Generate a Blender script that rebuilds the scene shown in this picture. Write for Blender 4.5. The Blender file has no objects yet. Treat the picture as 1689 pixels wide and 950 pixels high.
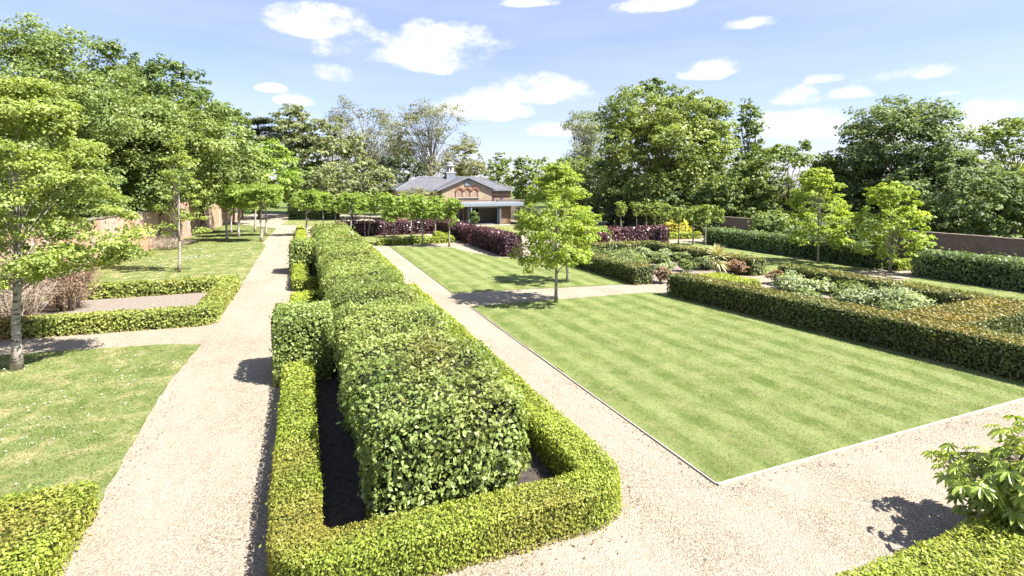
import bpy, math, random
import numpy as np
from mathutils import Vector, Matrix, Euler
R = math.radians
rng = np.random.default_rng(7)
random.seed(7)
S = bpy.context.scene
C = S.collection

# ------------------------------------------------------------------ camera, sky, sun, exposure
# world axes are the garden's own axes: x across the garden, y along the long paths; camera on a mast at the origin
EYE = 5.5
YAW = R(22)
cam = bpy.data.cameras.new('camera'); camo = bpy.data.objects.new('camera', cam); C.objects.link(camo)
camo.location = (0, 0, EYE); camo.rotation_euler = (R(90), 0, -YAW)
cam.sensor_width = 36; cam.lens = 36 * 860 / 1689; cam.shift_y = -0.1007
cam.clip_start = 0.1; cam.clip_end = 3000
S.camera = camo
SUN_EL = R(53); SUN_AZ = math.atan2(0.74, -0.67)      # clockwise from +y, direction towards the sun
sun_dir = Vector((math.sin(SUN_AZ) * math.cos(SUN_EL), math.cos(SUN_AZ) * math.cos(SUN_EL), math.sin(SUN_EL)))
sl = bpy.data.lights.new('sun', 'SUN'); sl.energy = 5.0; sl.angle = R(0.53); sl.color = (1, .955, .88)
so = bpy.data.objects.new('sun', sl); C.objects.link(so)
so.rotation_euler = sun_dir.to_track_quat('Z', 'Y').to_euler()
S.view_settings.view_transform = 'Standard'; S.view_settings.look = 'None'
S.view_settings.exposure = 1.8; S.view_settings.gamma = 1
S.cycles.max_bounces = 5; S.cycles.diffuse_bounces = 3; S.cycles.glossy_bounces = 2
S.cycles.transmission_bounces = 4; S.cycles.transparent_max_bounces = 4

def dirpix(px, py):            # azimuth and slope of a direction in the sky
    x, y, z = (px - 844.5) / 860, 1.0, (305 - py) / 860
    c, s = math.cos(YAW), math.sin(YAW)
    u, v = x * c + y * s, -x * s + y * c
    return math.atan2(u, v), math.atan2(z, math.hypot(u, v))

def make_world():
    w = bpy.data.worlds.new('World'); S.world = w; w.use_nodes = True
    nt = w.node_tree; N = nt.nodes; L = nt.links
    for n in list(N): N.remove(n)
    out = N.new('ShaderNodeOutputWorld'); bg = N.new('ShaderNodeBackground'); bg.inputs[1].default_value = 0.064
    L.new(bg.outputs[0], out.inputs[0])
    sky = N.new('ShaderNodeTexSky'); sky.sky_type = 'NISHITA'; sky.sun_disc = False
    sky.sun_elevation = SUN_EL; sky.sun_rotation = SUN_AZ
    sky.air_density = 1.0; sky.dust_density = .6; sky.ozone_density = 4.0
    tc = N.new('ShaderNodeTexCoord')
    def M(op, a, b=None, c=None):
        n = N.new('ShaderNodeMath'); n.operation = op
        for i, q in enumerate((a, b, c)):
            if q is None: continue
            if isinstance(q, (int, float)): n.inputs[i].default_value = q
            else: L.new(q, n.inputs[i])
        return n.outputs[0]
    sx = N.new('ShaderNodeSeparateXYZ'); L.new(tc.outputs['Generated'], sx.inputs[0])
    az = M('ARCTAN2', sx.outputs[0], sx.outputs[1])
    el = M('ARCSINE', sx.outputs[2])
    # billowing detail
    n1 = N.new('ShaderNodeTexNoise'); n1.inputs['Scale'].default_value = 7.0; n1.inputs['Detail'].default_value = 9
    n1.inputs['Roughness'].default_value = .62; n1.inputs['Lacunarity'].default_value = 2.1
    mp = N.new('ShaderNodeMapping'); mp.inputs['Scale'].default_value = (1, 1, 1.7); L.new(tc.outputs['Generated'], mp.inputs[0])
    L.new(mp.outputs[0], n1.inputs['Vector'])
    n2 = N.new('ShaderNodeTexNoise'); n2.inputs['Scale'].default_value = 4.2; n2.inputs['Detail'].default_value = 3
    L.new(mp.outputs[0], n2.inputs['Vector'])
    fb = M('MULTIPLY_ADD', n1.outputs[0], 7.5, -3.75)
    # cumulus heaps: (px, py, half width px, half height px)
    heaps = [(535, 38, 75, 24), (700, 80, 118, 36), (720, 102, 80, 18), (563, 122, 36, 16), (448, 145, 20, 7), (495, 165, 30, 10),
             (875, 148, 70, 22), (792, 178, 62, 20), (1075, 6, 55, 14), (875, 3, 45, 8), (1170, 114, 42, 16), (1222, 40, 44, 10),
             (1505, 118, 85, 16), (1320, 158, 46, 16), (1400, 152, 40, 12), (1330, 205, 85, 24), (1480, 215, 90, 18), (1650, 175, 60, 14),
             (930, 215, 50, 12), (1640, 208, 55, 14), (1100, 175, 60, 14), (1360, 130, 30, 8), (1560, 153, 24, 5),
             (-300, 90, 90, 26), (-120, 160, 60, 18), (1950, 60, 120, 34), (2300, 150, 140, 30), (330, -120, 110, 36), (1000, -190, 160, 50), (1500, -160, 120, 40)]
    best = None
    for (px, py, hw, hh) in heaps:
        a0, e0 = dirpix(px, py); a1, _ = dirpix(px + hw, py); _, e1 = dirpix(px, py - hh)
        da = M('MULTIPLY', M('SUBTRACT', az, a0), 1 / abs(1.12 * (a1 - a0)))
        de = M('SUBTRACT', el, e0 - .35 * (e1 - e0))
        up = M('MULTIPLY', M('MAXIMUM', de, 0), 1 / (1.35 * (e1 - e0)))
        dn = M('MULTIPLY', M('MINIMUM', de, 0), 1 / (.65 * (e1 - e0)))
        d2 = M('ADD', M('MULTIPLY', da, da), M('ADD', M('MULTIPLY', up, up), M('MULTIPLY', dn, dn)))
        m = M('SUBTRACT', 1.0, d2)
        best = m if best is None else M('MAXIMUM', best, m)
    # a few heaps everywhere else in the sky
    gen = M('MULTIPLY_ADD', n2.outputs[0], 7.0, -5.0)
    hi = M('GREATER_THAN', el, 0.5)
    best = M('MAXIMUM', best, M('ADD', gen, M('MULTIPLY_ADD', hi, 1.0, -1.0)))
    dens = M('MAXIMUM', M('MINIMUM', M('MULTIPLY_ADD', M('ADD', best, fb), .62, .36), 1), 0)
    dens = M('MULTIPLY', dens, M('MINIMUM', M('MAXIMUM', M('MULTIPLY', M('ADD', best, 1.1), 2.5), 0), 1))
    ds = N.new('ShaderNodeMapRange'); ds.interpolation_type = 'SMOOTHSTEP'; L.new(dens, ds.inputs[0])
    # thin veils
    n3 = N.new('ShaderNodeTexNoise'); n3.inputs['Scale'].default_value = 3.0; n3.inputs['Detail'].default_value = 7; n3.inputs['Roughness'].default_value = .55
    mp3 = N.new('ShaderNodeMapping'); mp3.inputs['Scale'].default_value = (1, 1, 7); L.new(tc.outputs['Generated'], mp3.inputs[0]); L.new(mp3.outputs[0], n3.inputs['Vector'])
    veil = N.new('ShaderNodeMapRange'); veil.inputs[1].default_value = .25; veil.inputs[2].default_value = .75; veil.inputs[3].default_value = .16; veil.inputs[4].default_value = .5
    L.new(n3.outputs[0], veil.inputs[0])
    # cloud colour, slightly greyer low in each heap
    shade = N.new('ShaderNodeMixRGB'); shade.inputs[1].default_value = (4.1, 4.3, 4.7, 1); shade.inputs[2].default_value = (6.2, 6.2, 6.2, 1)
    L.new(n1.outputs[0], shade.inputs[0])
    # lift the blue a little towards the pale daytime haze
    mv = N.new('ShaderNodeMixRGB'); L.new(veil.outputs[0], mv.inputs[0]); tn = N.new('ShaderNodeMixRGB'); tn.blend_type = 'MULTIPLY'; tn.inputs[0].default_value = 1; tn.inputs[2].default_value = (1.04, .92, 1.04, 1); L.new(sky.outputs[0], tn.inputs[1]); L.new(tn.outputs[0], mv.inputs[1]); mv.inputs[2].default_value = (3.9, 4.25, 5.3, 1)
    mc = N.new('ShaderNodeMixRGB'); L.new(ds.outputs[0], mc.inputs[0]); L.new(mv.outputs[0], mc.inputs[1]); L.new(shade.outputs[0], mc.inputs[2])
    L.new(mc.outputs[0], bg.inputs[0])
    w.cycles.sampling_method = 'MANUAL'; w.cycles.sample_map_resolution = 512
make_world()

# ------------------------------------------------------------------ materials
def nodes(name):
    m = bpy.data.materials.new(name); m.use_nodes = True
    nt = m.node_tree; b = nt.nodes['Principled BSDF']
    return m, nt, b
def mixrgb(nt, f, a, b, mode='MIX'):
    n = nt.nodes.new('ShaderNodeMixRGB'); n.blend_type = mode
    for i, q in zip((0, 1, 2), (f, a, b)):
        if isinstance(q, (int, float)): n.inputs[i].default_value = q
        elif isinstance(q, tuple): n.inputs[i].default_value = (*q[:3], 1)
        else: nt.links.new(q, n.inputs[i])
    return n.outputs[0]
def noise(nt, scale, detail=4, rough=.55, coord='Object', vec=(1, 1, 1)):
    tc = nt.nodes.new('ShaderNodeTexCoord'); mp = nt.nodes.new('ShaderNodeMapping'); mp.inputs['Scale'].default_value = vec
    nt.links.new(tc.outputs[coord], mp.inputs[0])
    n = nt.nodes.new('ShaderNodeTexNoise'); n.inputs['Scale'].default_value = scale; n.inputs['Detail'].default_value = detail; n.inputs['Roughness'].default_value = rough
    nt.links.new(mp.outputs[0], n.inputs['Vector']); return n.outputs[0]
def ramp(nt, f, lo, hi, a=0, b=1):
    n = nt.nodes.new('ShaderNodeMapRange'); nt.links.new(f, n.inputs[0])
    for i, q in zip((1, 2, 3, 4), (lo, hi, a, b)): n.inputs[i].default_value = q
    return n.outputs[0]
def bump(nt, b, h, strength, dist):
    n = nt.nodes.new('ShaderNodeBump'); n.inputs['Strength'].default_value = strength; n.inputs['Distance'].default_value = dist
    nt.links.new(h, n.inputs['Height']); nt.links.new(n.outputs[0], b.inputs['Normal'])
LEAF_GAIN = 1.3
def leafmat(name, dark, light, alt=None, altamt=0.0, trans=.32, rough=.5, patch=1.2, spec=.35):
    g = LEAF_GAIN * (1.22 if name.startswith('tree_leaf') else 1.04)
    dark = tuple(q * g + .004 * i for i, q in enumerate(dark)); light = tuple(q * g + .014 * i for i, q in enumerate(light)); trans = min(.5, trans * 1.15)
    def soft(q, d=.15): l = .3 * q[0] + .6 * q[1] + .1 * q[2]; return (q[0] * (1 - d) * 1.07 + l * d, q[1] * (1 - d) + l * d, q[2] * (1 - d) + l * d)
    if 'purple' not in name:
        d_ = .04 if name.startswith(('box', 'beech', 'young', 'fatsia', 'pleached')) else .12; dark, light = soft(dark, d_), soft(light, d_)
    m, nt, b = nodes(name)
    at = nt.nodes.new('ShaderNodeAttribute'); at.attribute_name = 'tint'
    col = mixrgb(nt, at.outputs['Fac'], dark, light)
    pn = ramp(nt, noise(nt, patch, 2), .35, .65)
    col = mixrgb(nt, ramp(nt, pn, 0, 1, 0, .35), col, mixrgb(nt, .5, dark, light))
    if alt:
        a2 = nt.nodes.new('ShaderNodeAttribute'); a2.attribute_name = 'alt'
        col = mixrgb(nt, a2.outputs['Fac'], col, alt)
    nt.links.new(col, b.inputs['Base Color']); b.inputs['Roughness'].default_value = rough; b.inputs['Specular IOR Level'].default_value = spec
    tr = nt.nodes.new('ShaderNodeBsdfTranslucent')
    tcol = mixrgb(nt, 1.0, col, (1.25, 1.2, .55), 'MULTIPLY'); nt.links.new(tcol, tr.inputs[0])
    mx = nt.nodes.new('ShaderNodeMixShader'); mx.inputs[0].default_value = trans
    nt.links.new(b.outputs[0], mx.inputs[1]); nt.links.new(tr.outputs[0], mx.inputs[2])
    nt.links.new(mx.outputs[0], nt.nodes['Material Output'].inputs[0])
    return m
def plain(name, col, rough=.7, var=.15, scale=6, spec=.3, metal=0, bmp=0):
    m, nt, b = nodes(name)
    n = noise(nt, scale, 5)
    c = mixrgb(nt, ramp(nt, n, .3, .7), tuple(q * (1 - var) for q in col), tuple(min(1, q * (1 + var)) for q in col))
    nt.links.new(c, b.inputs['Base Color']); b.inputs['Roughness'].default_value = rough
    b.inputs['Specular IOR Level'].default_value = spec; b.inputs['Metallic'].default_value = metal
    if bmp: bump(nt, b, noise(nt, scale * 6, 4), .6, bmp)
    return m
MT = {}
MT['beech'] = leafmat('beech_leaf', (.060, .105, .014), (.25, .315, .07), alt=(.29, .22, .07), trans=.32, rough=.45, spec=.4)
MT['box'] = leafmat('box_leaf', (.115, .165, .010), (.285, .345, .028), alt=(.30, .22, .07), trans=.35)
MT['boxleft'] = leafmat('box_leaf_duller', (.10, .14, .016), (.26, .30, .05), alt=(.33, .21, .08), trans=.3)
MT['yew'] = leafmat('yew_leaf', (.040, .066, .009), (.14, .17, .022), alt=(.31, .225, .06), trans=.2)
MT['hornbeam'] = leafmat('hornbeam_hedge_leaf', (.042, .08, .016), (.15, .215, .055), trans=.28)
MT['purple'] = leafmat('purple_beech_leaf', (.028, .012, .015), (.115, .045, .05), alt=(.2, .07, .06), trans=.22, rough=.38, spec=.5)
MT['maple'] = leafmat('young_maple_leaf', (.12, .185, .014), (.30, .39, .06), trans=.42)
MT['lime'] = leafmat('pleached_leaf', (.085, .15, .014), (.25, .345, .055), trans=.38)
MT['pleachdark'] = leafmat('pleached_leaf_cooler', (.085, .135, .018), (.25, .32, .065), trans=.35)
MT['birchy'] = leafmat('yellowish_leaf', (.10, .155, .014), (.275, .345, .055), trans=.4)
MT['t_yellow'] = leafmat('tree_leaf_yellow_green', (.060, .096, .012), (.205, .26, .05), patch=.25)
MT['t_mid'] = leafmat('tree_leaf_mid_green', (.048, .084, .012), (.175, .232, .046), patch=.25)
MT['t_dark'] = leafmat('tree_leaf_deep_green', (.034, .062, .011), (.135, .19, .036), patch=.25)
MT['t_blue'] = leafmat('tree_leaf_blue_green', (.040, .070, .020), (.165, .222, .08), patch=.25, rough=.6, spec=.25)
MT['t_grey'] = leafmat('tree_leaf_grey_green', (.062, .085, .03), (.195, .225, .085), patch=.25)
MT['t_olive'] = leafmat('tree_leaf_olive', (.075, .085, .028), (.19, .195, .08), patch=.25)
MT['t_lime'] = leafmat('tree_leaf_bright_lime', (.085, .15, .012), (.22, .32, .035), patch=.25)
MT['t_yew'] = leafmat('tree_leaf_blackish', (.018, .032, .012), (.06, .075, .025), patch=.25)
MT['rose'] = leafmat('rose_leaf', (.06, .095, .02), (.20, .26, .07), alt=(.22, .09, .06), trans=.3)
MT['peony'] = leafmat('grey_green_shrub_leaf', (.11, .16, .06), (.30, .36, .17), trans=.3)
MT['redshrub'] = leafmat('reddish_shrub_leaf', (.10, .07, .035), (.28, .17, .10), trans=.25)
MT['goldshrub'] = leafmat('golden_shrub_leaf', (.25, .25, .01), (.48, .45, .02), trans=.35)
MT['fatsia'] = leafmat('fatsia_leaf', (.12, .19, .014), (.30, .37, .05), trans=.28, rough=.28, spec=.6)
MT['yucca'] = leafmat('yucca_leaf', (.24, .25, .09), (.42, .41, .2), trans=.2)
MT['core'] = plain('hedge_inner_gap_shade', (.016, .02, .007), .9, .3)  # near black: the shade in the gaps between leaves is put into this colour
MT['corebox'] = plain('box_inner_gap_shade', (.04, .052, .009), .9, .3)  # darkened as well, gap shade between the box leaves painted into the core
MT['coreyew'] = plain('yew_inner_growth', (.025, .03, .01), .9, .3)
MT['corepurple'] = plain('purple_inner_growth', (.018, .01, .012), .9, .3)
MT['bark'] = plain('bark', (.16, .125, .09), .9, .3, 3, bmp=.02)
MT['barkgrey'] = plain('grey_bark', (.25, .222, .185), .9, .25, 3, bmp=.02)
MT['twig'] = plain('dry_twig', (.34, .275, .21), .9, .3, 3)
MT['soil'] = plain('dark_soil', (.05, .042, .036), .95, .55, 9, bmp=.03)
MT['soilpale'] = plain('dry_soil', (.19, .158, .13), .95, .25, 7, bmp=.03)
MT['timber_edge'] = plain('pale_edging', (.34, .31, .265), .8, .15, 4)
MT['lead'] = plain('lead_sheet', (.17, .187, .21), .5, .12, 2)
MT['white'] = plain('white_paint', (.5, .5, .48), .5, .05, 2)
MT['stone'] = plain('pale_stone', (.33, .30, .25), .8, .12, 3)
MT['redbrick'] = plain('rubbed_red_brick', (.215, .10, .062), .85, .15, 5)
MT['frame'] = plain('grey_aluminium', (.2, .225, .26), .4, .05, 2)
MT['dark'] = plain('dark_interior', (.05, .05, .055), .8, .2, 2)
MT['coping'] = plain('weathered_coping', (.17, .14, .115), .9, .3, 4)

def birchbark():
    m, nt, b = nodes('birch_bark')
    n = ramp(nt, noise(nt, 5, 4, .6, vec=(1, 1, 3.5)), .52, .60)
    c = mixrgb(nt, n, (.33, .295, .255), (.08, .068, .055)); nt.links.new(c, b.inputs['Base Color']); b.inputs['Roughness'].default_value = .85
    return m
MT['birchbark'] = birchbark()
def gravelmat():
    m, nt, b = nodes('gravel')
    v = nt.nodes.new('ShaderNodeTexVoronoi'); v.inputs['Scale'].default_value = 42
    tc = nt.nodes.new('ShaderNodeTexCoord'); nt.links.new(tc.outputs['Object'], v.inputs['Vector'])
    sep = nt.nodes.new('ShaderNodeSeparateColor'); nt.links.new(v.outputs['Color'], sep.inputs[0])
    c = mixrgb(nt, sep.outputs[0], (.125, .100, .070), (.375, .322, .25))
    big = ramp(nt, noise(nt, .5, 6, .65, vec=(1, .45, 1)), .38, .62)
    c = mixrgb(nt, ramp(nt, big, 0, 1, 0, .6), c, (.325, .288, .232))
    mid = ramp(nt, noise(nt, 3.0, 6, .65), .5, .78)
    c = mixrgb(nt, ramp(nt, mid, 0, 1, 0, .65), c, (.225, .178, .125))
    dirt = ramp(nt, noise(nt, 26, 3, .6), .58, .74, 0, .6)
    c = mixrgb(nt, dirt, c, (.24, .19, .14))
    nt.links.new(c, b.inputs['Base Color']); b.inputs['Roughness'].default_value = .9; b.inputs['Specular IOR Level'].default_value = .2
    mth = nt.nodes.new('ShaderNodeMath'); mth.operation = 'ADD'
    nt.links.new(v.outputs['Distance'], mth.inputs[0]); nt.links.new(noise(nt, 90, 3), mth.inputs[1])
    bump(nt, b, mth.outputs[0], .9, .018)
    return m
MT['gravel'] = gravelmat()
def lawnmat(name, base, light, dry, stripe=0, dryamt=.3):
    m, nt, b = nodes(name)
    fine = noise(nt, 60, 4, .7)
    c = mixrgb(nt, ramp(nt, fine, .3, .7), tuple(q * .72 for q in base), tuple(q * 1.25 for q in base))
    c = mixrgb(nt, ramp(nt, noise(nt, 22, 5, .75), .42, .62, 0, .55), c, tuple(q * .55 for q in base))
    c = mixrgb(nt, ramp(nt, noise(nt, .9, 5, .6), .38, .66, 0, .65), c, light)
    c = mixrgb(nt, ramp(nt, noise(nt, 1.3, 7, .68), .47, .68, 0, dryamt), c, dry)
    if stripe:
        tc = nt.nodes.new('ShaderNodeTexCoord'); sp = nt.nodes.new('ShaderNodeSeparateXYZ'); nt.links.new(tc.outputs['Object'], sp.inputs[0])
        wob = nt.nodes.new('ShaderNodeMath'); wob.operation = 'MULTIPLY_ADD'; nt.links.new(noise(nt, .6, 3), wob.inputs[0]); wob.inputs[1].default_value = .16
        nt.links.new(sp.outputs[0], wob.inputs[2])
        s1 = nt.nodes.new('ShaderNodeMath'); s1.operation = 'MULTIPLY'; nt.links.new(wob.outputs[0], s1.inputs[0]); s1.inputs[1].default_value = 2 * math.pi / stripe
        s2 = nt.nodes.new('ShaderNodeMath'); s2.operation = 'SINE'; nt.links.new(s1.outputs[0], s2.inputs[0])
        f = ramp(nt, s2.outputs[0], -.45, .45)
        brk = nt.nodes.new('ShaderNodeMath'); brk.operation = 'MULTIPLY'; nt.links.new(f, brk.inputs[0]); nt.links.new(ramp(nt, noise(nt, 1.2, 4), .34, .62, .12, .82), brk.inputs[1])
        c = mixrgb(nt, brk.outputs[0], c, (light[0] * 1.16, light[1] * 1.1, light[2] * 1.35))
    nt.links.new(c, b.inputs['Base Color']); b.inputs['Roughness'].default_value = .85; b.inputs['Specular IOR Level'].default_value = .15
    bump(nt, b, noise(nt, 75, 4, .7), .8, .03)
    return m
MT['lawn'] = lawnmat('mown_lawn', (.094, .132, .027), (.168, .20, .062), (.25, .24, .105), stripe=1.12, dryamt=.55)
MT['rough'] = lawnmat('dry_lawn', (.105, .138, .032), (.19, .212, .072), (.34, .285, .15), dryamt=.85)
MT['far'] = lawnmat('rough_grass', (.09, .13, .03), (.13, .17, .04), (.2, .2, .08))
MT['blade'] = leafmat('grass_blade', (.062, .105, .016), (.175, .23, .06), trans=.3, patch=.8)
MT['petal'] = plain('daisy_petal', (.6, .6, .57), .7, .05)

def brickmat(name, a, b_, mortar, scale=1.0):
    m, nt, b = nodes(name)
    tc = nt.nodes.new('ShaderNodeTexCoord'); sp = nt.nodes.new('ShaderNodeSeparateXYZ'); nt.links.new(tc.outputs['Object'], sp.inputs[0])
    ad = nt.nodes.new('ShaderNodeMath'); ad.operation = 'ADD'; nt.links.new(sp.outputs[0], ad.inputs[0]); nt.links.new(sp.outputs[1], ad.inputs[1])
    cb = nt.nodes.new('ShaderNodeCombineXYZ'); nt.links.new(ad.outputs[0], cb.inputs[0]); nt.links.new(sp.outputs[2], cb.inputs[1])
    bt = nt.nodes.new('ShaderNodeTexBrick'); nt.links.new(cb.outputs[0], bt.inputs['Vector'])
    bt.inputs['Scale'].default_value = 1; bt.inputs['Brick Width'].default_value = .235 * scale; bt.inputs['Row Height'].default_value = .078 * scale
    bt.inputs['Mortar Size'].default_value = .008; bt.inputs['Color1'].default_value = (*a, 1); bt.inputs['Color2'].default_value = (*b_, 1); bt.inputs['Mortar'].default_value = (*mortar, 1)
    c = mixrgb(nt, ramp(nt, noise(nt, .8, 5, .65), .4, .7, 0, .6), bt.outputs['Color'], tuple(q * .55 for q in a))
    nt.links.new(c, b.inputs['Base Color']); b.inputs['Roughness'].default_value = .9
    bump(nt, b, bt.outputs['Fac'], -.5, .01)
    return m
MT['brick_house'] = brickmat('yellow_stock_brick', (.34, .25, .165), (.25, .17, .108), (.33, .29, .235))
MT['brick_wing'] = brickmat('red_stock_brick', (.30, .175, .12), (.23, .13, .09), (.3, .255, .21))
MT['brick_old'] = brickmat('old_garden_brick', (.15, .115, .095), (.105, .078, .064), (.16, .14, .12), 1.15)
MT['mortar'] = plain('lime_mortar', (.5, .44, .38), .95, .15, 4)
def wallbrick():
    m, nt, b = nodes('weathered_wall_brick')
    at = nt.nodes.new('ShaderNodeAttribute'); at.attribute_name = 'tint'
    c = mixrgb(nt, at.outputs['Fac'], (.30, .16, .105), (.50, .36, .285))
    c = mixrgb(nt, ramp(nt, noise(nt, .35, 4, .6), .45, .62, 0, .75), c, (.46, .245, .12))
    c = mixrgb(nt, ramp(nt, noise(nt, .28, 5, .6), .42, .66, 0, .5), c, (.52, .45, .39))
    c = mixrgb(nt, ramp(nt, noise(nt, 1.1, 5, .6, vec=(1, 1, .16)), .58, .68, 0, .85), c, (.13, .09, .06))
    nt.links.new(c, b.inputs['Base Color']); b.inputs['Roughness'].default_value = .9
    return m
MT['wallbrick'] = wallbrick()
def slatemat():
    m, nt, b = nodes('slate')
    tc = nt.nodes.new('ShaderNodeTexCoord'); bt = nt.nodes.new('ShaderNodeTexBrick'); sp = nt.nodes.new('ShaderNodeSeparateXYZ'); nt.links.new(tc.outputs['Object'], sp.inputs[0])
    cb = nt.nodes.new('ShaderNodeCombineXYZ'); nt.links.new(sp.outputs[0], cb.inputs[0])
    ad = nt.nodes.new('ShaderNodeMath'); ad.operation = 'ADD'; nt.links.new(sp.outputs[1], ad.inputs[0]); nt.links.new(sp.outputs[2], ad.inputs[1]); nt.links.new(ad.outputs[0], cb.inputs[1])
    nt.links.new(cb.outputs[0], bt.inputs['Vector']); bt.inputs['Scale'].default_value = 1; bt.inputs['Brick Width'].default_value = .5; bt.inputs['Row Height'].default_value = .3; bt.inputs['Mortar Size'].default_value = .012
    bt.inputs['Color1'].default_value = (.085, .083, .093, 1); bt.inputs['Color2'].default_value = (.12, .117, .128, 1); bt.inputs['Mortar'].default_value = (.04, .04, .045, 1)
    nt.links.new(bt.outputs['Color'], b.inputs['Base Color']); b.inputs['Roughness'].default_value = .55
    bump(nt, b, bt.outputs['Fac'], -.4, .012)
    return m
MT['slate'] = slatemat()
def woodmat():
    m, nt, b = nodes('cedar_board')
    c = mixrgb(nt, ramp(nt, noise(nt, 2, 5, .6, vec=(1, 1, 12)), .35, .65), (.15, .085, .045), (.27, .165, .09))
    nt.links.new(c, b.inputs['Base Color']); b.inputs['Roughness'].default_value = .7; return m
MT['wood'] = woodmat()
def glassmat():
    m, nt, b = nodes('pane_glass')
    b.inputs['Base Color'].default_value = (.85, .9, .92, 1); b.inputs['Roughness'].default_value = .02
    b.inputs['Transmission Weight'].default_value = 1; b.inputs['IOR'].default_value = 1.45
    return m
MT['glass'] = glassmat()

# ------------------------------------------------------------------ building blocks
TRI = [0]
def link(name, me, mat=None, parent=None, loc=(0, 0, 0), rz=0):
    o = bpy.data.objects.new(name, me); C.objects.link(o)
    if mat: me.materials.append(MT[mat])
    o.location = loc; o.rotation_euler[2] = rz
    if parent: o.parent = parent
    if me: TRI[0] += sum(max(0, len(p.vertices) - 2) for p in me.polygons) if len(me.polygons) < 20000 else len(me.polygons) * 2
    return o
def tag(o, label=None, cat=None, group=None, kind=None):
    if label: o['label'] = label
    if cat: o['category'] = cat
    if group: o['group'] = group
    if kind: o['kind'] = kind
    return o
def thing(name, label, cat, loc=(0, 0, 0), group=None, rz=0):
    o = bpy.data.objects.new(name, None); C.objects.link(o); o.location = loc; o.rotation_euler[2] = rz; o.empty_display_size = .2
    return tag(o, label, cat, group)
class MB:
    def __init__(s): s.v = []; s.f = []
    def add(s, vs, fs):
        k = len(s.v); s.v += [tuple(q) for q in vs]; s.f += [tuple(i + k for i in f) for f in fs]; return s
    def box(s, x0, x1, y0, y1, z0, z1):
        return s.add([(x0, y0, z0), (x1, y0, z0), (x1, y1, z0), (x0, y1, z0), (x0, y0, z1), (x1, y0, z1), (x1, y1, z1), (x0, y1, z1)],
                     [(3, 2, 1, 0), (4, 5, 6, 7), (0, 1, 5, 4), (1, 2, 6, 5), (2, 3, 7, 6), (3, 0, 4, 7)])
    def tube(s, pts, rad, k=6):
        pts = [Vector(p) for p in pts]; n = len(pts); vs = []; a = None
        for i, p in enumerate(pts):
            t = (pts[min(i + 1, n - 1)] - pts[max(i - 1, 0)]).normalized()
            if a is None: a = t.orthogonal().normalized()
            a = (a - t * a.dot(t)).normalized(); b = t.cross(a); r = rad[i]
            for j in range(k):
                q = 2 * math.pi * j / k; vs.append(p + a * (math.cos(q) * r) + b * (math.sin(q) * r))
        fs = [(i * k + j, i * k + (j + 1) % k, (i + 1) * k + (j + 1) % k, (i + 1) * k + j) for i in range(n - 1) for j in range(k)]
        fs.append(tuple(range(k - 1, -1, -1))); fs.append(tuple((n - 1) * k + j for j in range(k)))
        return s.add(vs, fs)
    def prism(s, prof, y0, y1):       # profile in (x, z), extruded along y
        n = len(prof)
        vs = [(x, y0, z) for x, z in prof] + [(x, y1, z) for x, z in prof]
        return s.add(vs, [tuple(range(n)), tuple(range(2 * n - 1, n - 1, -1))] + [(i, i + n, (i + 1) % n + n, (i + 1) % n) for i in range(n)])
    def lathe(s, prof, cx, cy, k=16):
        vs = [(cx + r * math.cos(2 * math.pi * j / k), cy + r * math.sin(2 * math.pi * j / k), z) for r, z in prof for j in range(k)]
        fs = [(i * k + j, i * k + (j + 1) % k, (i + 1) * k + (j + 1) % k, (i + 1) * k + j) for i in range(len(prof) - 1) for j in range(k)]
        return s.add(vs, fs)
    def mesh(s, name, smooth=False):
        me = bpy.data.meshes.new(name); me.from_pydata(s.v, [], s.f)
        me.polygons.foreach_set('use_smooth', [smooth] * len(me.polygons)); me.update(); return me
    def build(s, name, mat, parent=None, smooth=False, loc=(0, 0, 0)):
        return link(name, s.mesh(name, smooth), mat, parent, loc)

def unit(a): return a / np.maximum(np.linalg.norm(a, axis=1, keepdims=True), 1e-9)
def leaf_mesh(name, P, Nn, Ls, wid=.62, tint=None, alt=None, fold=.16):
    n = len(P); Ls = np.broadcast_to(np.asarray(Ls, float), (n,))[:, None]
    Rv = rng.normal(size=(n, 3)); T = unit(np.cross(Nn, Rv)); B = np.cross(Nn, T)
    W = Ls * wid
    V = np.empty((n, 4, 3), np.float32)
    V[:, 0] = P - T * Ls * .5
    V[:, 1] = P + B * W * .5 + Nn * W * fold - T * Ls * .06
    V[:, 2] = P + T * Ls * .5 - Nn * Ls * .10
    V[:, 3] = P - B * W * .5 + Nn * W * fold - T * Ls * .06
    me = bpy.data.meshes.new(name)
    me.vertices.add(4 * n); me.vertices.foreach_set('co', V.ravel())
    me.loops.add(4 * n); me.loops.foreach_set('vertex_index', np.arange(4 * n, dtype=np.int32))
    me.polygons.add(n); me.polygons.foreach_set('loop_start', np.arange(0, 4 * n, 4, dtype=np.int32))
    if tint is None: tint = rng.random(n)
    a = me.attributes.new('tint', 'FLOAT', 'POINT'); a.data.foreach_set('value', np.repeat(np.clip(tint, 0, 1), 4).astype(np.float32))
    if alt is not None:
        a = me.attributes.new('alt', 'FLOAT', 'POINT'); a.data.foreach_set('value', np.repeat(np.clip(alt, 0, 1), 4).astype(np.float32))
    me.update(calc_edges=True)
    TRI[0] += 0
    return me
def wav(p, f, seed):     # smooth bumpy field
    r = np.random.default_rng(seed); o = np.zeros(len(p))
    for k in range(5):
        d = r.normal(size=3); d /= np.linalg.norm(d); o += np.sin(p @ d * f * (1 + .55 * k) + r.random() * 6.28) / (1 + .5 * k)
    return o / 2.2
EYEV = np.array([0, 0, EYE])

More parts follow.
